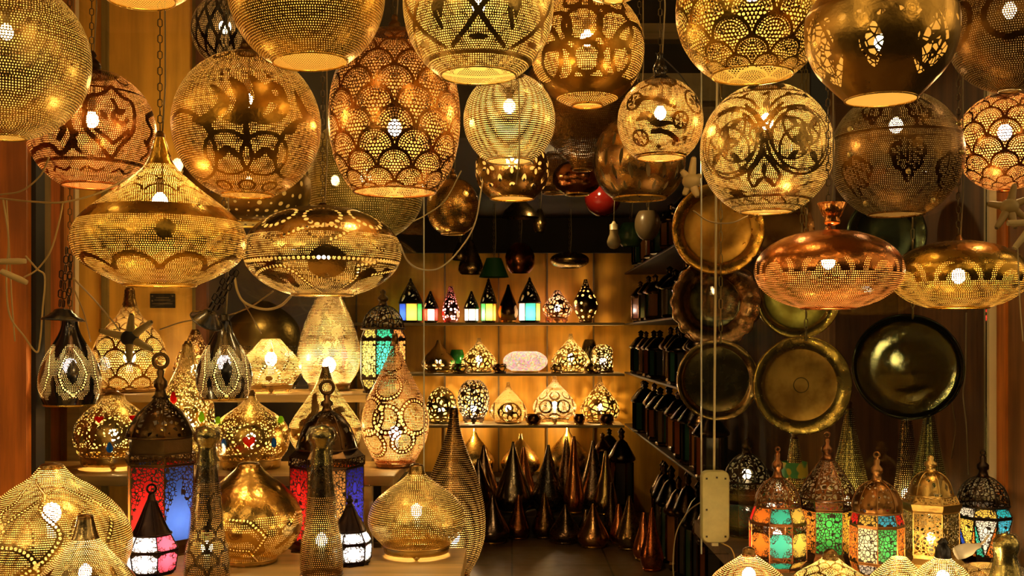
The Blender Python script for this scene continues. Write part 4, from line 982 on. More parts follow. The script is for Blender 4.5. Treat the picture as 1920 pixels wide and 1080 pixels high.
fan('small black lantern glowing white and red, frontmost before the tall red and blue lantern', 284, 3.05, ST, 6, -.3, [(1092, 40), (1086, 44), (1050, 50), (1046, 50), (1020, 36)], ['solid', 'pane', 'solid', 'pane'],
    {0: WH, 1: (.95, .06, .1), -1: WH, 2: RD, -2: WH, 3: RD, -3: RD}, [(956, 8), (970, 14), (990, 22), (1008, 30), (1018, 36)], [(942, 3), (946, 6), (958, 9)], 1050, (.03, .02, .02), ring=8, fret='leaf', fN=12, bs=120, bcol=(1, .85, .75), dome_pat=None)
fan('small black lantern with white panes half hidden behind the right-hand wrapped bottle', 656, 3.18, ST, 6, .2, [(1050, 38), (1042, 40), (1012, 42), (1008, 42), (988, 30)], ['solid', 'pane', 'solid', 'pane'],
    {i: WH for i in range(-3, 4)}, [(940, 6), (958, 14), (975, 24), (988, 30)], f7(922, 942, .8), 1012, (.03, .02, .02), fret='leaf', fN=12, bs=80, bcol=(1, .9, .8), dome_pat=None)
fan('dome-topped lantern with yellow, turquoise and orange panes on the upper shelf', 718, 4.25, U1, 8, .1, [(738, 36), (730, 38), (712, 44), (708, 44), (640, 44), (636, 44), (618, 36)], ['solid', 'pane', 'solid', 'pane', 'solid', 'pane'],
    {0: TE, -1: (.98, .75, .2), 1: (.95, .35, .1), 2: YE, -2: CR, 3: RD, -3: RD, 4: GN, -4: GN}, [(575, 8), (580, 20), (592, 32), (605, 38), (618, 40)], f7(545, 577, 1.1), 675, (.07, .045, .025), fN=9, bs=110, domeN=26)
# ================================================================== right window: front onions, cones, trays
S('onion_lamp', 'copper onion lamp with fine ridged slits, before the eight-sided copper lantern', 1404, 3.0, RSF, [(1028, 11), (1036, 13), (1046, 26), (1060, 46), (1080, 68), (1100, 74), (1120, 62)], pm((.88, .42, .20), .24, 'rows', r=.27, dash=.44), seg=96, period=4.8, bulb=(1075, 260, 9), cap=[(1022, 6), (1026, 11), (1032, 12), (1038, 13)])
S('onion_lamp', 'brass onion lamp with swirled dot rosettes, before the green-paned copper lantern', 1557, 2.9, RSF, [(1026, 13), (1036, 16), (1050, 34), (1068, 62), (1090, 78), (1110, 74), (1130, 58)], pm((.82, .62, .26), .24, 'scale', N=7, r=.4, r2=.42), seg=96, bulb=(1085, 240, 9), cap=[(1018, 5), (1024, 12), (1030, 14), (1038, 15)])
S('onion_lamp', 'low pale brass onion lamp with ribbed neck, left of the dark spire lamp', 1686, 2.98, RSF, [(1040, 14), (1048, 22), (1060, 34), (1080, 54), (1102, 62), (1122, 50)], pm((.88, .68, .30), .26, 'rows', r=.3, dash=.4), seg=96, period=5, bulb=(1090, 150, 9))
S('onion_lamp', 'fine-dotted lamp with a dark jagged spire, before the plain gold lantern', 1768, 2.7, RSF, [(1036, 14), (1044, 22), (1056, 38), (1080, 52), (1120, 58), (1170, 44)], pm((.62, .46, .22), .26, 'rows', r=.36), seg=96, period=4.4, bulb=(1075, 260, 9), cap=[(1000, 3), (1008, 10), (1012, 8), (1020, 13), (1036, 15)], cap_mat=plain((.015, .012, .01), .3))
S('dish_lamp', 'wide shallow gold lamp with a woven dot pattern, right of the dark spire lamp', 1852, 2.95, RSF, [(1040, 30), (1044, 44), (1056, 56), (1075, 60), (1095, 50), (1112, 36)], pm((.66, .46, .18), .28, 'scale', N=9), seg=80, bulb=(1080, 60, 7))
k = 2.75/F; nb = thing('wrapped_bottle_neck', 'film-wrapped neck of a bottle lamp at the bottom right corner', 'lantern', P(1886, 0, 2.75)); nb.location.z = RSF+54*k
g = G().lathe([(44*k, -54*k), (44*k, -46*k), (36*k, 20*k), (24*k, 62*k), (19*k, 80*k), (23*k, 96*k), (23*k, 108*k), (15*k, 120*k), (.001, 124*k)], 24, ends=False); g.make('bottle', metal((.55, .44, .16), .25), nb)
g = G().lathe([(38*k, 42*k), (27*k, 64*k), (21*k, 80*k), (27*k, 96*k), (27*k, 110*k), (18*k, 123*k), (.001, 128*k)], 32, ends=False); rr = random.Random(3)
g.v = [Vector((v.x*(1+rr.uniform(-.08, .08)), v.y*(1+rr.uniform(-.08, .08)), v.z)) for v in g.v]; g.make('cling_film', wrap_film(), nb)
def cone(label, px, d, ytop, rbot, col, dx=0, **kw):
    yb = YB(RS, d)
    return S('cone_lamp', label, px, d, RS, [(ytop, 7), (ytop+40, 13), ((ytop+yb)/2, (7+rbot)/2), (yb-30, rbot*.96), (yb-8, rbot)], pm(col, .24, 'rows', r=.24, jit=.3), seg=72, period=4.6, bulb=(yb-60, 40, 7), cap=[(ytop-14, 3), (ytop-9, 7), (ytop-4, 5), (ytop, 8)], **kw)
cone('tall green-gold hammered cone lamp behind the copper lanterns, right of the big brass tray', 1592, 3.9, 765, 52, (.62, .56, .20))
cone('small gold cone lamp with a green and yellow paper band', 1490, 3.75, 822, 28, (.70, .55, .20))
kb = 3.75/F; pb = thing('paper_band', 'green and yellow paper band wrapped round the small gold cone lamp', 'label', P(1490, 894, 3.75))
mb, b_ = new_mat('printed_paper'); b_.out(b_.prin(b_.mixc(b_.sm(b_.noise(22, 1), .47, .53), (.10, .45, .10), (.85, .65, .05)), 0, .5))
G().lathe([(25*kb, 0), (23.5*kb, 28*kb)], 24, ends=False).make('band', mb, pb)
cone('tall green-tinted cone lamp behind the plain gold lantern, under the black tray', 1742, 3.75, 762, 50, (.52, .56, .24))
cone('dark pierced cone lamp leaning close beside the green-tinted cone', 1700, 4.05, 775, 30, (.30, .20, .09))

def tray(label, px, py, d, R, col, rim=.16, depth=6, rough=.25, scallop=0, col2=None, emb=0, tiltx=0., disc_rough=.3, tiltz=0., dxc=4):
    k = d/F; o = thing('round_tray', label, 'tray', P(px, py, d), None, (tiltx, 0, tiltz))
    n = 96; rin = 1-rim
    prof = [(.001, 0), (R*rin*.5, 0), (R*rin*.97, 0), (R*rin, 1.0), (R*(rin+.03), depth*.5), (R*.97, depth*2.2), (R, depth*2.1), (R*1.0, depth*.4), (R*.96, depth*.3)]
    def surf(pr, nm, mat):
        v, f = [], []
        for r, h in pr:
            for j in range(n):
                a = 2*PI*j/n; s = 1+(scallop*abs(math.sin(a*9))*(r/R)**2 if scallop else 0)
                fl = (1+.028*math.cos(a*17)*(1 if h > 2 else 0))
                v.append((r*k*s*math.sin(a), -h*k*fl, r*k*s*math.cos(a)))
        for i in range(len(pr)-1): f += [(i*n+j, i*n+(j+1) % n, (i+1)*n+(j+1) % n, (i+1)*n+j) for j in range(n)]
        return mesh(nm, v, f, mat, o)
    surf(prof[:4], 'dish', metal(col2 or col, disc_rough, tarnish=.8, bumpy=.06))
    surf(prof[3:], 'rim', metal(col, rough, tarnish=.25))
    if emb: G().ring((0, -.5*k, 0), emb*k, .9*k, 28, 5, 'Y').make('embossed_ring', metal(tuple(c*.3 for c in col), .4), o)
    c_ = chain_mesh(R*k*.9, CEIL-o.location.z, .05, .0022); q_ = o.rotation_euler.to_matrix().inverted()
    c_.v = [q_ @ Vector((v.x+dxc*k, v.y-(depth*2.2+4)*k, v.z)) for v in c_.v]; c_.make('hanging_chain', plain((.40, .30, .12), .3, .9), o)
    return o
T0 = 3.72
tray('bright orange gold tray with fluted rim, hanging beside the doorway', 1345, 430, 3.80, 86, (.95, .52, .08), .26, 7, .26, 0, (.60, .33, .06))
tray('dark wavy-edged tray with a tiny paper label, below the orange gold tray', 1340, 566, 3.86, 80, (.30, .18, .08), .42, 9, .2, .06, (.14, .16, .10), disc_rough=.18)
tray('dark olive tray with a thin bright rim, lowest of the doorway column', 1344, 712, 3.78, 76, (.34, .24, .09), .2, 6, .2, 0, (.13, .11, .045), disc_rough=.25)
tray('large shining brass tray with a stamped ring at its centre', 1502, 722, 3.72, 92, (.82, .62, .16), .27, 7, .24, 0, (.80, .52, .13), 14, disc_rough=.4)
tray('green gold tray half hidden behind the copper oval lantern', 1494, 555, 3.90, 80, (.66, .54, .14), .24, 7, .22, 0, (.36, .36, .08))
tray('large black lacquered tray reflecting lamps, hanging at the right', 1700, 689, 3.72, 100, (.05, .055, .035), .1, 7, .08, 0, (.035, .04, .025), disc_rough=.05, tiltx=-.21, tiltz=-.21)
tray('copper tray mostly hidden behind the bright filigree globe', 1462, 432, 4.00, 62, (.66, .34, .12), .26, 6, .25, 0, (.22, .12, .04))
tray('dim green tray hanging behind the bronze studded globe', 1660, 440, 4.05, 74, (.16, .22, .13), .3, 6, .22, 0, (.08, .12, .08))
pl_ = G().box(P(1336, 550, 3.855), (.020, .003, .012)).make('price_tag', plain((.8, .76, .6), .6), None, False); tag(pl_, 'tiny cream paper label stuck on the dark wavy-edged tray', 'label')
def cable(label, pts, r=.003, col=(.50, .33, .10), name='hanging_cable'):
    Q = [tuple(P(*p)) for p in pts]; r *= .78
    a = spl2(Q, 8)
    o = G().tube(a, r, 6).make(name, plain(col, .55), None); return tag(o, label, 'cable')
cable('cream cable hanging straight down to the power strip', [(1346, 60, 3.46), (1343, 300, 3.46), (1342, 500, 3.46), (1340, 700, 3.46), (1339, 884, 3.46)], .005, (.66, .54, .26))
ps = thing('power_strip', 'cream power strip with screw holes, hanging face down on its cable by the doorway', 'power strip', P(1340, 1016, 3.45)); k = 3.45/F
g = G(); v = []; n = 40
for y in (-12*k, 12*k):
    for s in (.93, 1):
        pass
def rrect(w, h, r, n=8):
    pts = []
    for cx, cy, a0 in ((w-r, h-r, 0), (-w+r, h-r, PI/2), (-w+r, -h+r, PI), (w-r, -h+r, 1.5*PI)):
        pts += [(cx+r*math.cos(a0+PI/2*i/n), cy+r*math.sin(a0+PI/2*i/n)) for i in range(n+1)]
    return pts
R0 = rrect(26*k, 67*k, 13*k); R1 = rrect(24*k, 65*k, 12*k); m = len(R0)
v = [(x, 8*k, z+67*k) for x, z in R0]+[(x, -8*k, z+67*k) for x, z in R0]+[(x, -11*k, z+67*k) for x, z in R1]
f = [(i, (i+1) % m, m+(i+1) % m, m+i) for i in range(m)]+[(m+i, m+(i+1) % m, 2*m+(i+1) % m, 2*m+i) for i in range(m)]+[tuple(range(2*m, 3*m)), tuple(range(m-1, -1, -1))]
mesh('casing', v, f, plain((.56, .50, .19), .5, 0, .25, 30), ps, False)
for x, z in ((-17, 120), (18, 120), (-17, 62), (-17, 12), (18, 12), (2, 122)):
    G().box((x*k, -11.2*k, z*k), (3.5*k, 1*k, 3.5*k)).make('screw_hole', plain((.05, .04, .02), .8), ps, False)
G().box((0, 0, -3*k), (12*k, 10*k, 8*k)).make('cable_gland', plain((.60, .52, .26), .5), ps, False)
cable('pair of thin cream cables trailing from the power strip to the stage', [(1352, 1018, 3.44), (1372, 1030, 3.42), (1378, 1060, 3.38), (1366, 1085, 3.35)], .003)
cable('thin cable curving down the doorway side of the right window', [(1316, 940, 3.5), (1290, 960, 3.6), (1268, 1000, 3.6), (1262, 1060, 3.6), (1266, 1100, 3.6)], .0028, (.38, .28, .12))
cable('white cable hanging down the right wall behind the oval lantern', [(1812, 586, 3.7), (1810, 700, 3.7), (1806, 740, 3.7), (1812, 800, 3.7), (1816, 890, 3.7)], .003, (.75, .62, .36))
cable('thin brown cable beside the white one, dropping behind the black tray', [(1775, 640, 3.85), (1786, 760, 3.85), (1792, 800, 3.85), (1784, 860, 3.85)], .0026, (.35, .25, .10))
# left cables
cable('cream cable slung between the left post and the saucer lantern', [(0, 372, 2.9), (60, 378, 2.88), (120, 379, 2.85), (190, 360, 2.85), (250, 328, 2.88), (320, 292, 2.95)], .0034)
cable('cable curling across the top of the left post', [(0, 365, 2.88), (40, 358, 2.85), (75, 330, 2.82), (92, 295, 2.8)], .003)
cable('long loose cable hanging down the left post and looping below', [(6, 375, 2.88), (16, 450, 2.86), (12, 520, 2.86), (18, 590, 2.86), (45, 630, 2.85), (68, 660, 2.85), (75, 640, 2.87), (80, 580, 2.88), (84, 520, 2.9), (70, 505, 2.9), (48, 480, 2.9)], .0034)
cable('second loose cable hanging beside the long one on the left post', [(12, 372, 2.9), (18, 480, 2.89), (22, 560, 2.89), (28, 640, 2.89)], .0028)
cable('cable rising from the pale socket past the black chain', [(45, 520, 2.86), (70, 505, 2.86), (95, 470, 2.85), (110, 420, 2.88), (118, 380, 2.9)], .003)
cable('cable running down from the black chain to the socket cluster', [(138, 522, 2.95), (175, 560, 3.2), (205, 595, 3.5), (225, 620, 3.75)], .0034)
cable('thin cable from the left canopy towards the socket cluster', [(140, 545, 2.9), (158, 590, 3.0), (170, 640, 3.2)], .0026, (.40, .28, .10))
cable('thick cream cable looping from the black drop lantern to the eye lantern', [(440, 520, 3.05), (446, 548, 3.05), (460, 568, 3.05), (495, 580, 3.05), (525, 574, 3.05), (545, 556, 3.0)], .005, (.66, .48, .18))
cable('thin cream cable crossing behind the tilted canopy', [(300, 618, 3.6), (340, 604, 3.3), (380, 598, 3.2), (425, 592, 3.15), (470, 575, 3.1), (512, 546, 3.05)], .003)
cable('thin cable hanging in front of the olive dome lamp', [(455, 565, 3.4), (470, 590, 3.5), (490, 625, 3.7)], .0026)
cable('white cable slung from the eye lantern up to the small gold egg', [(750, 458, 2.9), (765, 490, 2.95), (790, 505, 3.1), (825, 502, 3.3), (860, 470, 3.4), (890, 420, 3.4), (905, 340, 3.4)], .0032, (.75, .6, .34))
cable('thin cable between the scallop egg and the small gold egg', [(775, 415, 3.45), (800, 402, 3.45), (835, 375, 3.45), (865, 320, 3.45)], .0026, (.5, .38, .16))
cable('thin cable down the front of the slit-pierced globe', [(972, 150, 2.82), (974, 220, 2.8), (973, 300, 2.82), (968, 345, 2.9)], .0024, (.5, .38, .16))
cable('black cable from the finial of the rosette globe up into the dark', [(1230, 100, 3.0), (1250, 115, 3.2), (1275, 140, 3.4), (1300, 175, 3.5)], .0024, (.05, .04, .03))
cable('thin cable before the copper oval lantern', [(1300, 395, 2.9), (1330, 415, 2.9), (1370, 418, 2.9), (1402, 405, 2.95)], .0026, (.4, .28, .1))
k = 2.9/F
for px, py, a, lb in ((24, 490, 0.02, 'upper of two pale lamp sockets hanging before the left post'), (28, 520, -.42, 'lower, tilted one of two pale lamp sockets before the left post')):
    o = thing('lamp_socket', lb, 'socket', P(px, py, 2.86 if a > 0 else 2.80), None, (0, PI/2-a, 0))
    G().lathe([(4.5*k, -26*k), (5.5*k, -22*k), (6*k, 10*k), (4.5*k, 24*k)], 14).make('sleeve', plain((.60, .42, .15), .5), o)
    G().ring((0, 0, -26*k), 4.4*k, 1.0*k, 14, 5).make('collar', plain((.62, .46, .2), .5), o)
def socket_cluster(label, px, py, d, rays, core=(.012, .01, .01), col=(.60, .42, .14), disc=True):
    k = d/F; o = thing('socket_cluster', label, 'socket', P(px, py, d))
    for dx, dz, dy in rays:
        dv = Vector((dx, dy, dz)); L = dv.length*k; dv.normalize()
        g = G(); a = dv*8*k; b2 = dv*L
        n = 7; pts = [a+(b2-a)*i/n for i in range(n+1)]; r = [6.5*k, 7.5*k, 7.5*k, 7*k, 6.4*k, 6*k, 5.4*k, 4.6*k]
        s = g.tube(pts, r, 12).make('socket', plain(col, .45), o)
        G().tube([b2, b2+dv*2*k], 3*k, 8).make('socket_mouth', plain((.15, .09, .03), .7), s)
    G().ball((0, 0, 0), 17*k, 14, 9, .9).make('tape_core', plain(core, .5), o); return o
socket_cluster('star-shaped cluster of pale lamp sockets bound in black tape, before the tall scalloped lamp', 243, 634, 3.75, [(-52, 14, -8), (6, 44, -6), (44, 30, -10), (46, -22, -12), (4, -44, -14), (-14, -12, 30)])
socket_cluster('star-shaped cluster of pale lamp sockets by the right post', 1893, 388, 2.95, [(12, 42, 6), (34, 16, -4), (30, -22, -4), (4, -40, -14), (-28, -40, -8), (-34, 8, 16)], (.45, .32, .11), (.44, .29, .09))
socket_cluster('cluster of pale sockets hanging left of the bright filigree globe', 1296, 340, 3.3, [(-18, 20, 0), (4, 44, -4), (10, -30, -10), (-12, -24, 6), (18, 12, 10)], (.45, .32, .11), (.50, .35, .12))
for px, py, a, lb in ((1912, 418, 0., 'single pale lamp socket below the right-hand socket cluster'), (1916, 448, -.9, 'downward-slanting pale lamp socket at the right edge')):
    o = thing('lamp_socket', lb, 'socket', P(px, py, 2.80), None, (0, PI/2+a, 0)); k = 2.8/F
    G().lathe([(4.5*k, -22*k), (5.5*k, -18*k), (6.5*k, 10*k), (7*k, 22*k)], 14).make('sleeve', plain((.64, .48, .2), .5), o)
    G().ring((0, 0, -22*k), 4.6*k, 1.2*k, 14, 5).make('collar', plain((.62, .46, .2), .5), o)
cable('thin wire falling from the slanting socket down the right edge', [(1908, 458, 2.8), (1912, 560, 2.8), (1918, 640, 2.8)], .002, (.5, .4, .18))
o = thing('lamp_socket', 'white plug with a cable lying in front of the triangular-paned lantern', 'socket', P(1815, 1030, 3.0), None, (0, PI/2-.35, 0)); k = 3.0/F
G().lathe([(12*k, -24*k), (14*k, -12*k), (12*k, 4*k), (6*k, 14*k), (5*k, 24*k)], 12).make('sleeve', plain((.86, .78, .6), .4), o)
G().tube([(0, 0, 24*k), (-4*k, 0, 34*k), (-12*k, 0, 46*k)], 2.0*k, 6).make('cable', plain((.8, .7, .5), .5), o)
# sign and bag
k = 4.6/F; sg = thing('notice_sign', 'small black notice plate with faint lines on the wood panel', 'sign', P(305, 577, 4.61))
G().box((0, 0, 13*k), (47*k, .006, 27*k)).make('plate', plain((.012, .01, .008), .4), sg, False)
g = G()
for z, w in ((19, 24), (14.5, 30), (7.5, 38)): g.box((0, -.0035, z*k), (w*k, .001, 1.3*k))
for x, z in ((-19, 22), (19, 22), (-19, 13)): g.box((x*k, -.0035, z*k), (3*k, .001, 3*k))
g.make('faint_print', plain((.16, .11, .05), .6), sg, False)
k = 3.9/F; bg = thing('plastic_bag', 'pale plastic bag printed with letters, hanging behind the studded bronze globe', 'bag', P(1812, 440, 3.9))
v = []; nx, nz = 14, 14; rr = random.Random(9)
for s in (-1, 1):
    for j in range(nz+1):
        for i in range(nx+1):
            u, w = i/nx*2-1, j/nz; wd = 30*(1-.45*max(0, w-.72)/.28)
            v.append((u*wd*k+rr.uniform(-1, 1)*k, s*(1-u*u)*(9*math.sin(PI*min(1, w*1.05+.05))+2)*k*(1+rr.uniform(-.5, .5)), w*100*k))
f = []
for s in (0, 1):
    o_ = s*(nx+1)*(nz+1)
    for j in range(nz):
        for i in range(nx): q = [o_+j*(nx+1)+i, o_+j*(nx+1)+i+1, o_+(j+1)*(nx+1)+i+1, o_+(j+1)*(nx+1)+i]; f.append(q if s == 0 else q[::-1])
mesh('bag_body', v, f, plain((.40, .31, .12), .3), bg)
fc = bpy.data.curves.new('printed_letters', 'FONT'); fc.body = 'IDEOR'; fc.size = 17*k; fc.extrude = .0004
to = bpy.data.objects.new('printed_letters', fc); C.objects.link(to); to.parent = bg; to.location = (-8*k, -13*k, 88*k); to.rotation_euler = (PI/2, PI/2, 0); fc.materials.append(plain((.06, .045, .02), .6)); me_ = bpy.data.meshes.new_from_object(to); bpy.data.objects.remove(to); to = bpy.data.objects.new('printed_letters', me_); C.objects.link(to); to.parent = bg; to.location = (-8*k, -13*k, 88*k); to.rotation_euler = (PI/2, PI/2, 0)

# ================================================================== the back of the shop
def bs(name, label, px, z, prof, mat, **kw):
    kw.setdefault('collar', 3); kw.setdefault('seg', 64); kw.setdefault('period', 2.6)
    return S(name, label, px, kw.pop('d', 8.36), z, prof, mat, **kw)
ZT, ZM, ZL = (z for _, z in BS)
cage = lambda px, cols, lb, bs_=40, H=76, R=17: fan(lb, px, 8.36, ZT, 6, .1, [(604, R*.8), (600, R), (600-H*.42, R), (600-H*.42, R)], ['solid', 'pane', 'solid'], cols, [(600-H*.92, 2), (600-H*.75, R*.45), (600-H*.55, R*.85), (600-H*.42, R)], [(600-H*1.0, 1), (600-H*.95, 3), (600-H*.9, 2)], 588, (.05, .035, .025), fret=None, bar=1.4, bs=bs_, dome_t=.2, domeN=10, group=None)
cage(770, {0: YE, -1: BL, 1: GN, 2: RD, -2: YE, 3: GN, -3: GN}, 'lantern with yellow, blue and green panes at the left end of the top back shelf', 60, 80, 21)
cage(807, {i: CR if i % 2 == 0 else RD for i in range(-3, 4)}, 'little red and white cage lantern left of the pink beaded lamp', 70, 56, 14)
cage(884, {i: WH for i in range(-3, 4)}, 'little white cage lantern right of the pink beaded lamp', 80, 56, 13)
cage(916, {0: (.5, .8, .05), -1: GN, 1: OR, 2: YE, -2: GN, 3: OR, -3: OR}, 'slim green and orange lantern right of the white cage lantern', 90, 80, 14)
cage(993, {0: (.05, .55, .5), -1: WH, 1: YE, -2: RD, 2: RD, 3: WH, -3: WH}, 'domed white and turquoise lantern at the middle of the top back shelf', 70, 82, 20)
bs('bead_lamp', 'pink beaded drop lamp glowing on the top back shelf', 845, ZT, [(534, 4), (550, 8), (570, 14), (585, 17), (596, 15), (600, 12)], pm((.95, .45, .40), .25, 'cell', N=16, t=.36, rnd=.5, inner=(1, .5, .45)), bulb=(585, 80, 4), bcol=(1, .6, .5))
bs('drop_lamp', 'dark unlit drop lamp with a steel tip on the top back shelf', 953, ZT, [(532, 2), (545, 6), (562, 13), (580, 19), (592, 18), (601, 13)], metal((.20, .12, .06), .2))
bs('table_lamp', 'squat copper lamp with pink glow on the top back shelf', 1045, ZT, [(549, 5), (560, 12), (572, 22), (582, 28), (592, 26), (600, 18)], pm((.45, .22, .12), .28, 'voro', N=18, t=.13), bulb=(582, 110, 4), bcol=(1, .6, .45), feet=1)
bs('table_lamp', 'round dark lamp with bright eyelets at the right end of the top back shelf', 1098, ZT, [(522, 3), (535, 7), (548, 15), (565, 23), (580, 22), (594, 14), (601, 11)], pm((.30, .20, .1), .28, 'cell', N=9, t=.28, rnd=.3), bulb=(575, 150, 4))
vor = lambda c, N, t: pm(c, .28, 'voro', N=N, t=t)
mf = lambda n, yy: (lambda m: [[m.leaf(i*2*PI/n+.24*math.cos(a*1.05), yy+.24*math.sin(a*1.05), .16, .08, a*1.05) for a in range(6)] for i in range(n)])
onion = lambda y0, y1, R: [(y0, 3), (y0+(y1-y0)*.16, 6), (y0+(y1-y0)*.36, R*.5), (y0+(y1-y0)*.58, R*.86), (y0+(y1-y0)*.75, R), (y0+(y1-y0)*.9, R*.9), (y1, R*.66)]
bs('onion_lamp', 'onion lamp with big flower cut-outs at the left of the middle back shelf', 822, ZM, onion(634, 692, 32), metal((.66, .52, .26), .3, None, -2), seg=96, motif=mf(6, -.05), bulb=(668, 140, 4), bcol=(1, .75, .45))
bs('onion_lamp', 'onion lamp with looping vine tracery on the middle back shelf', 898, ZM, onion(632, 694, 34), vor((.56, .40, .17), 24, 0.12), bulb=(672, 130, 4))
bs('onion_lamp', 'tall pale onion lamp with scrolls, right of the mosaic lamp', 1070, ZM, onion(624, 694, 36), vor((.72, .56, .26), 26, 0.13), bulb=(668, 170, 4))
msb, b2 = new_mat('mosaic_glass'); vv = b2.n('ShaderNodeTexVoronoi'); b2.nt.links.new(b2.obj(), vv.inputs[0]); vv.inputs['Scale'].default_value = 80
hs = b2.n('ShaderNodeHueSaturation'); b2.nt.links.new(vv.outputs['Color'], hs.inputs['Color']); hs.inputs['Saturation'].default_value = .9; hs.inputs['Value'].default_value = 1.3
tr = b2.n('ShaderNodeBsdfTranslucent'); b2.nt.links.new(b2.mixc(.5, hs.outputs[0], (1, .8, .6)), tr.inputs[0]); gl = b2.n('ShaderNodeBsdfGlossy'); gl.inputs[1].default_value = .15
b2.out(b2.mix(.06, tr.outputs[0], gl.outputs[0]))
PLAINOF[msb.name] = metal(BRASS, .3)
bs('mosaic_lamp', 'flat oval mosaic glass lamp glowing pinkish white on the middle back shelf', 985, ZM, ball_prof(672, 22, 42, 653, 690), msb, bulb=(672, 45, 4), bcol=(1, .75, .6))
gj = S('glass_jar', 'round green glass jar standing behind the middle back shelf lamps', 857, 8.5, ZM, ball_prof(668, 24, 14, 652, 692), plain((.01, .22, .03), .1), seg=32, period=3, collar=2)
bs('globe_lamp', 'dark unlit globe lamp behind the pale onion lamp on the middle back shelf', 1105, ZM, ball_prof(660, 34, 15, 632, 690), metal((.06, .05, .03), .15), d=8.53)
bs('drum_lamp', 'lattice drum lamp near the right wall on the middle back shelf', 1130, ZM, [(640, 8), (645, 16), (650, 19), (650, 19), (670, 19), (690, 19)], vor((.32, .24, .12), 20, 0.18), bulb=(672, 200, 4))
for i, (px, R, c, lb) in enumerate([(862, 16, (.30, .18, .07), 'flat bronze tealight pot in front of the vine tracery lamp'), (937, 14, (.10, .06, .05), 'dark studded tealight pot in front of the mosaic lamp\'s left side'), (1043, 12, (.42, .28, .1), 'gold tealight pot at the mosaic lamp\'s right side'), (1112, 18, (.30, .18, .07), 'flat bronze tealight pot before the lattice drum lamp')]):
    bs('tealight_pot', lb, px, ZM, ball_prof(688, 13, R, 680, 697), vor(c, 10, .1), d=8.2, collar=1)
bs('dome_lamp', 'lattice dome lamp with a ribbed cap at the left of the lowest back shelf', 828, ZL, [(722, 4), (728, 14), (740, 24), (758, 29), (775, 27), (788, 22)], vor((.44, .36, .17), 18, 0.18), bulb=(765, 150, 4))
bs('egg_lamp', 'dark egg-shaped lamp with leaf lattice and a middle belt on the lowest back shelf', 888, ZL, ball_prof(755, 40, 30, 717, 788, 2.2), vor((.10, .07, .06), 26, 0.14), bulb=(770, 240, 4), bcol=(1, .75, .5), feet=1, motif=None)
def mo_sol(m):
    for i in range(4):
        c = i*2*PI/4+.1; m.circ(c, .05, .62, .05)
        for a in range(6): m.circ(c+.3*math.cos(a*PI/3), .05+.3*math.sin(a*PI/3), .3, .032)
bs('onion_lamp', 'onion lamp with a six-petal circle figure on the lowest back shelf', 953, ZL, onion(712, 786, 36), pm((.60, .40, .16), .28, 'rows', motif=1, r=.46), seg=144, period=2.2, motif=mo_sol, bulb=(762, 170, 4))
bs('onion_lamp', 'brightest onion lamp with round medallions at the centre of the lowest back shelf', 1040, ZL, onion(704, 784, 41), pm((.86, .64, .34), .28, 'rows', motif=1, r=.44), seg=112, period=2.4, motif=lambda m: [m.circ(i*2*PI/7+(j % 2)*.45, -.55+j*.7, .32, .05) for i in range(7) for j in range(3)], bulb=(760, 260, 4), bcol=(1, .7, .4), feet=1)
bs('onion_lamp', 'onion lamp with oval medallions at the right of the lowest back shelf', 1125, ZL, onion(704, 788, 37), vor((.56, .38, .14), 21, 0.12), d=8.42, bulb=(762, 150, 4))
for px, R, c, lb in ((1000, 15, (.26, .13, .05), 'bronze tealight pot left of the brightest onion lamp'), (1086, 11, (.32, .17, .06), 'bronze tealight pot right of the brightest onion lamp'), (1137, 14, (.18, .10, .05), 'small dark tealight pot at the right end of the lowest back shelf')):
    bs('tealight_pot', lb, px, ZL, ball_prof(783, 14, R, 774, 793), metal(c, .2), d=8.2, collar=1)
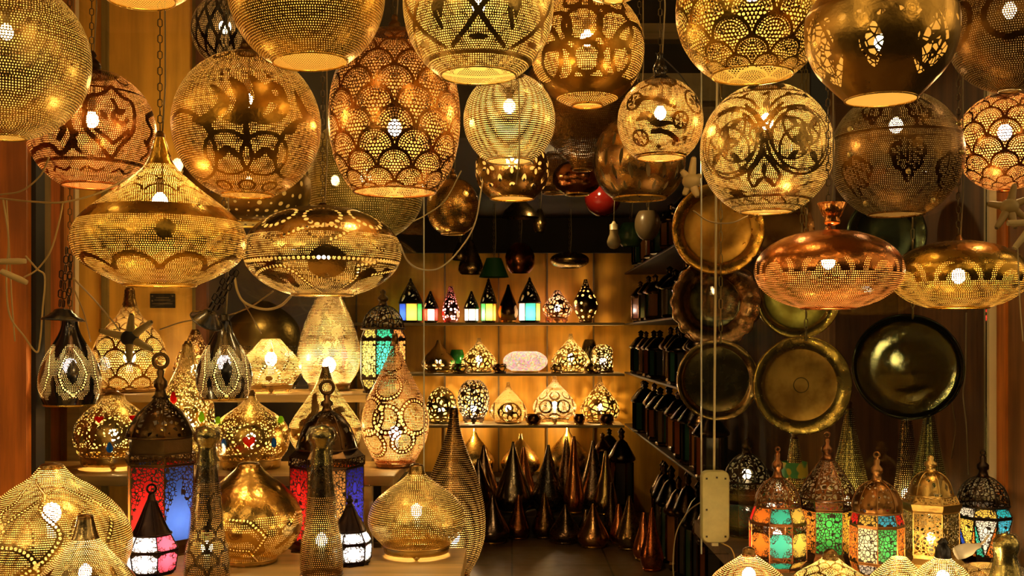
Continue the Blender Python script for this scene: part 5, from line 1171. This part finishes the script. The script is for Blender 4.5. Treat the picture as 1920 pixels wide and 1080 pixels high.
# gold onions on the high step, cones and drops on the floor
for px, y0, R, lb in ((890, 802, 37, 'plain gold onion lamp, leftmost on the step under the back shelves'), (976, 812, 37, 'plain gold onion lamp in the middle of the step under the back shelves'), (1064, 797, 42, 'largest plain gold onion lamp on the step, right, under the brightest lamp')):
    S('onion_lamp', lb, px, 8.38, .33, onion(y0, 885, R), metal((.86, .60, .20), .26), seg=56, period=3, collar=4)
drop = lambda y0, y1, R: [(y0, 2.5), (y0+(y1-y0)*.1, 5), (y0+(y1-y0)*.35, R*.45), (y0+(y1-y0)*.62, R*.82), (y0+(y1-y0)*.8, R), (y0+(y1-y0)*.93, R*.9), (y1, R*.7)]
dm = lambda c, pat=True: pm(c, .22, 'scale', N=6, r=.3, r2=.3) if pat else metal(c, .2)
rowdata = [  # px, d, z, y top, R, colour, label
    (907, 7.86, .15, 835, 28, (0.32, 0.21, 0.13), 0, 'dark drop lamp at the left of the second row of floor lamps'),
    (897, 7.72, .15, 860, 30, (0.21, 0.16, 0.12), 0, 'black drop lamp in front of the leftmost floor drop'),
    (958, 7.80, .15, 828, 31, (0.37, 0.31, 0.21), 0, 'tall steel-striped drop lamp, left of centre among the floor lamps'),
    (982, 7.90, .15, 838, 22, (0.90, 0.38, 0.14), 0, 'slim copper drop lamp behind the tall steel-striped one'),
    (1020, 7.76, .15, 834, 28, (0.17, 0.16, 0.14), 1, 'black hammered drop lamp at the centre of the floor lamps'),
    (1042, 7.9, .15, 818, 21, (0.35, 0.24, 0.16), 1, 'bronze scaly drop lamp behind the black hammered one'),
    (1076, 7.9, .15, 818, 18, (0.90, 0.38, 0.12), 0, 'bright copper leaning drop lamp behind the scaly steel drop'),
    (1096, 7.74, .15, 826, 27, (0.41, 0.32, 0.23), 1, 'scaly steel drop lamp, tallest right of centre on the floor'),
    (1128, 7.78, .15, 845, 20, (0.57, 0.43, 0.16), 0, 'tall narrow gold drop lamp at the right of the second row'),
    (1146, 7.62, .0, 905, 14, (0.24, 0.17, 0.12), 1, 'slim dark drop lamp before the narrow gold one'),
    (923, 7.62, 0, 928, 30, (0.23, 0.17, 0.13), 0, 'dark onion lamp at the left of the front floor row'),
    (972, 7.58, 0, 928, 20, (0.65, 0.27, 0.12), 1, 'copper hammered drop lamp in the front floor row'),
    (1017, 7.60, 0, 924, 22, (0.41, 0.26, 0.12), 1, 'bronze pierced drop lamp in the middle of the front floor row'),
    (1060, 7.58, 0, 946, 28, (0.37, 0.25, 0.16), 1, 'low dark pierced onion lamp in the front floor row'),
    (1112, 7.60, 0, 944, 27, (0.70, 0.38, 0.15), 0, 'low copper onion lamp at the right of the front floor row'),
    (1180, 7.1, 0, 930, 24, (0.70, 0.49, 0.20), 1, 'gold drop lamp with spiral tracery on the floor by the right wall'),
    (1160, 7.45, 0, 945, 16, (0.90, 0.35, 0.12), 0, 'small bright copper drop lamp behind the spiral gold drop'),
    (1207, 6.75, 0, 960, 19, (0.90, 0.32, 0.11), 0, 'copper drop lamp leaning on the floor before the spiral gold drop'),
    (1222, 6.45, 0, 952, 20, (0.89, 0.27, 0.09), 1, 'hammered red copper drop lamp, nearest on the right of the floor'),
    (1098, 7.64, .0, 955, 15, (0.32, 0.23, 0.14), 0, 'little dark drop lamp between the two low onion lamps'),
]
placed = []
for px, d, z, y0, R, c, p, lb in rowdata:
    R = R*1.1; lo, hi = (7.58, 7.92) if z > 0 else ((7.1, 7.54) if px < 1130 else (d-.25, d+.25))
    def clear(dd, xx): return min([9]+[math.hypot((xx-CX)/F*dd-x, dd-y_)-R*dd/F-r_ for x, y_, r_ in placed])
    d, px = max([(lo+(hi-lo)*i/12, px+q) for i in range(13) for q in range(-20, 21, 4)], key=lambda t: min(clear(*t), .012)-abs(t[0]-d)*.01-abs(t[1]-px)*.0002)
    placed.append(((px-CX)/F*d, d, R*d/F))
    yb = YB(z, d)-3
    S('drop_lamp' if yb-y0 > R*2.2 else 'onion_lamp', lb, px, d, z, (drop if yb-y0 > R*2.2 else onion)(y0, yb, R), dm(c, p), seg=48, period=3.4, collar=3)
# dark lanterns along the right wall: three kinds, each copied along the shelves
def dark_lantern(label, H, R, N, col, glass, loc, group):
    root = thing('dark_lantern', label, 'lantern', loc, group); FM = metal(col, .22)
    G().lathe([(R*.8, 0), (R, .01), (R, .022), (R*.9, .03)], N).make('foot_plate', FM, root, False)
    h1, h2 = .03, H*.58
    g = G()
    for i in range(N):
        a = (i-.5)*2*PI/N; p = Vector((R*.88*math.sin(a), -R*.88*math.cos(a), 0)); g.bar(p+Vector((0, 0, h1)), p+Vector((0, 0, h2)), R*.14)
    g.make('frame', FM, root, False)
    for i in range(N):
        a0, a1 = (i-.5)*2*PI/N, (i+.5)*2*PI/N; r = R*.86
        mesh('glass_pane', [(r*math.sin(a0), -r*math.cos(a0), h1), (r*math.sin(a1), -r*math.cos(a1), h1), (r*math.sin(a1), -r*math.cos(a1), h2), (r*math.sin(a0), -r*math.cos(a0), h2)], [(0, 1, 2, 3)], plain(glass[i % len(glass)], .12), root, False)
    G().lathe([(R*.9, h2), (R*1.1, h2+.01), (R*1.1, h2+.02), (R*.95, h2+.035), (R*.8, H*.72), (R*.45, H*.82), (R*.15, H*.86)], N*2).make('dome', FM, root)
    G().lathe([(R*.15, H*.86), (R*.26, H*.89), (R*.2, H*.92), (R*.3, H*.95), (.003, H)], 12).make('finial', FM, root)
    return root
kinds = [(.36, .085, 6, (.06, .04, .025), [(.03, .05, .03), (.20, .05, .01), (.05, .04, .03)]), (.32, .075, 4, (.14, .08, .035), [(.30, .10, .02), (.04, .03, .02), (.05, .05, .04), (.35, .13, .03)]), (.40, .09, 8, (.035, .028, .02), [(.02, .06, .04), (.03, .03, .03), (.16, .09, .03)])]
protos = {}
ordn = ['nearest the back wall', 'second from the back wall', 'third from the back wall', 'fourth from the back wall', 'fifth from the back wall', 'sixth from the back wall', 'seventh from the back wall', 'eighth from the back wall', 'ninth from the back wall', 'tenth from the back wall']
kn = ['six-sided black', 'square bronze', 'eight-sided black']
rr = random.Random(5)
for si, (nm, z) in enumerate([('highest', 1.93), ('second highest', 1.523), ('third highest', 1.134), ('lowest', .72), ('floor', 0.)]):
    n = 10 if si < 4 else 8
    for i in range(n):
        d = 8.05-i*.33+rr.uniform(-.05, .05) + (0 if si < 4 else -.75+.05*i); q = (i*2+si) % 3; x = (.955+rr.uniform(-.005, .05)) if si < 4 else 1.01+rr.uniform(-.01, .03)
        lb = ('%s lantern on the %s right-hand shelf, %s' % (kn[q], nm, ordn[i])) if si < 4 else ('%s lantern on the floor by the right wall, %s' % (kn[q], ordn[i]))
        grp = 'dark lanterns along the right wall'
        if q not in protos: o = protos[q] = dark_lantern(lb, *kinds[q], (x, d, z), grp)
        else: o = copy_tree(protos[q]); o['label'] = lb
        s = rr.uniform(.88, 1.0); H = kinds[q][0]
        hmax = (.31, .335, .37, .395, .66)[si]; s *= (1, 1, 1, 1.08, 1.1)[si]; o.location = (x, d, z)
        o.scale = (s, s, hmax*rr.uniform(.86, 1.)/H); o.rotation_euler = (0, 0, rr.uniform(0, 1.5))
for q, x, d, z, H, s, lb in ((1, .685, 8.07, .33, .36, .9, 'square bronze lantern on the high back step, right of the largest gold onion lamp'), (2, .76, 8.34, .33, .37, .9, 'eight-sided black lantern in the right back corner, on the high step'),
                          (0, .80, 7.80, .15, .60, 1.1, 'tallest six-sided black lantern at the right end of the low back step')):
    o = copy_tree(protos[q]); o['label'] = lb; o['group'] = 'dark lanterns in the back corner'; o.location = (x, d, z); o.scale = (s, s, H/kinds[q][0]); o.rotation_euler = (0, 0, x*5)
# dim things under the inner ceiling
def dim(name, label, px, d, prof, mat, **kw): return L(name, label, px, d, prof, mat, 48, 4, None, None, None, 2.3, rim=0, **kw)
dim('globe_lantern', 'dim copper globe hanging unlit above the top back shelf', 975, 7.3, ball_prof(486, 32, 28, 456, 512), metal((.46, .16, .06), .2))
dim('saucer_lantern', 'dim gold saucer lantern hanging above the squat copper lamp', 1068, 7.4, ball_prof(488, 16, 37, 474, 502), metal((.50, .36, .12), .24))
dim('drop_lantern', 'dim bronze lantern hanging beside the green shade', 883, 7.2, [(450, 4), (470, 12), (490, 20), (505, 24), (514, 20)], metal((.46, .30, .12), .25))
dim('shade_lantern', 'dark green cone lampshade hanging above the slim green lantern', 926, 7.1, [(484, 14), (500, 20), (520, 28)], plain((.015, .07, .015), .45))
dim('red_bowl_lamp', 'deep red glass bowl lamp hanging in the dark behind the petal bowl', 1130, 5.6, ball_prof(372, 34, 34, 345, 405), plain((.12, .006, .004), .1))
dim('bowl_lamp', 'beige bowl-shaped lamp hanging dimly right of the bare bulb', 1214, 5.5, ball_prof(420, 32, 24, 396, 450), plain((.13, .09, .04), .3))
dim('bowl_lamp', 'dim green glass lamp hanging behind the bare bulb', 1182, 6.0, ball_prof(440, 28, 24, 418, 462), plain((.05, .12, .05), .15))
dim('drop_lantern', 'dim brass lantern hanging high in the dark doorway', 1012, 6.4, [(392, 4), (405, 10), (420, 13), (435, 9)], metal((.5, .36, .14), .25))
dim('drop_lantern', 'small dark lantern hanging low above the red and white cage lantern', 862, 7.0, [(455, 4), (468, 10), (480, 14), (488, 13)], metal((.30, .20, .08), .25))
dim('bell_lantern', 'dark bell lantern hanging behind the flower bowl lantern', 975, 5.4, [(375, 8), (388, 22), (400, 32), (408, 36)], metal((.10, .075, .035), .25))
k = 5.2/F; lb_ = thing('light_bulb', 'unlit white light bulb hanging on its wire in the dark doorway', 'bulb', P(1151, 467, 5.2))
G().lathe([(.001, 0), (7*k, 1.5*k), (12*k, 7*k), (13*k, 14*k), (11*k, 21*k), (8*k, 28*k), (7.5*k, 36*k)], 20, ends=False).make('glass_envelope', plain((.34, .26, .12), .25), lb_)
G().lathe([(7.8*k, 36*k), (7.8*k, 46*k), (4*k, 48*k), (2*k, 52*k)], 16).make('socket', plain((.45, .36, .18), .4), lb_)
G().tube([(0, 0, 52*k), (.004, 0, 90*k), (.002, 0, 2.3-lb_.location.z)], 1*k, 5).make('wire', plain((.3, .24, .12), .5), lb_)

# ================================================================== light and camera
def added_lamp(x, y, z, W, r=.09, nm='added_lamp'):  # point lamps, most of them added only as fill
    l = bpy.data.lights.new(nm, 'POINT'); l.energy = W; l.color = (1, .64, .25); l.shadow_soft_size = r
    o = bpy.data.objects.new(nm, l); C.objects.link(o); o.location = (x, y, z)
for a in FRONT_FILL: added_lamp(*a)  # front fill, added to brighten posts, trays and metal
added_lamp(.317, 5.25, 2.26, INNER_FILL, .04, 'shop_fill')  # added fill hidden in the shop, brightens floor lamps and side shelves
added_lamp(-1.06, 4.15, 2.22, 6, .04, 'window_fill')  # added fill hidden behind the globes, brightens the wood panel
for px in (880, 1058): q = P(px, 801, 8.34); added_lamp(q.x, q.y, .70, 2.2, .015, 'shelf_lamp')
w = bpy.data.worlds.new('bazaar_night'); scene.world = w; w.use_nodes = True
nt = w.node_tree; nt.nodes.clear()
class WB(NB):
    def __init__(s, nt): s.nt = nt; s.cache = {}
wb = WB(nt)
gen = wb.n('ShaderNodeTexCoord').outputs['Generated']
vr = wb.n('ShaderNodeTexVoronoi', feature='F1'); nt.links.new(gen, vr.inputs['Vector']); vr.inputs['Scale'].default_value = 5.5; vr.inputs['Randomness'].default_value = 1
spot = wb.sm(E(wb, vr.outputs['Distance']), .26, .06)
sp = wb.n('ShaderNodeSeparateXYZ'); nt.links.new(gen, sp.inputs[0])
el = E(wb, sp.outputs[2]); yy_ = E(wb, sp.outputs[1])
mask = wb.sm(el, .25, .5)*(1.0-wb.sm(el, .85, 1.0)*.5)                     # made-up glow band overhead, shaped to gild the lantern tops
side_ = wb.sm(E(wb, sp.outputs[0]).abs(), .55, .85)*wb.sm(el, -.15, .1)      # made-up glow to either side, added to brighten the metal
blot = wb.sm(wb.noise(2.2, 3, gen), .46, .72)
sc_ = wb.n('ShaderNodeSeparateColor'); nt.links.new(vr.outputs['Color'], sc_.inputs[0])
pick = E(wb, sc_.outputs[0])
bg_ = wb.n('ShaderNodeBackground'); bg_.inputs[0].default_value = (1, .64, .26, 1)
wb.put(bg_.inputs[1], (spot*(pick > .4)*WSPOT + blot*WBLOT)*wb.m('MAXIMUM', mask, side_) + WBASE)
nt.links.new(bg_.outputs[0], wb.n('ShaderNodeOutputWorld').inputs[0])

cam = bpy.data.cameras.new('camera'); co = bpy.data.objects.new('camera', cam); C.objects.link(co); scene.camera = co
co.location = (0, 0, CZ); co.rotation_euler = (PI/2, 0, 0)
cam.sensor_width = 36; cam.lens = F/1920*36; cam.shift_y = (HY-540)/1920; cam.clip_start = .05
cy = scene.cycles
cy.max_bounces = 7; cy.diffuse_bounces = 2; cy.glossy_bounces = 4; cy.transmission_bounces = 3; cy.transparent_max_bounces = 14
cy.caustics_reflective = False; cy.caustics_refractive = False; cy.sample_clamp_indirect = 4.0; cy.sample_clamp_direct = 0; cy.blur_glossy = .6
cy.use_light_tree = True; cy.use_denoising = True
vs = scene.view_settings
scene.display_settings.display_device = 'sRGB'
vs.view_transform = 'Standard'; vs.look = 'None'; vs.gamma = 1.0; vs.use_curve_mapping = False; vs.exposure = EXPO
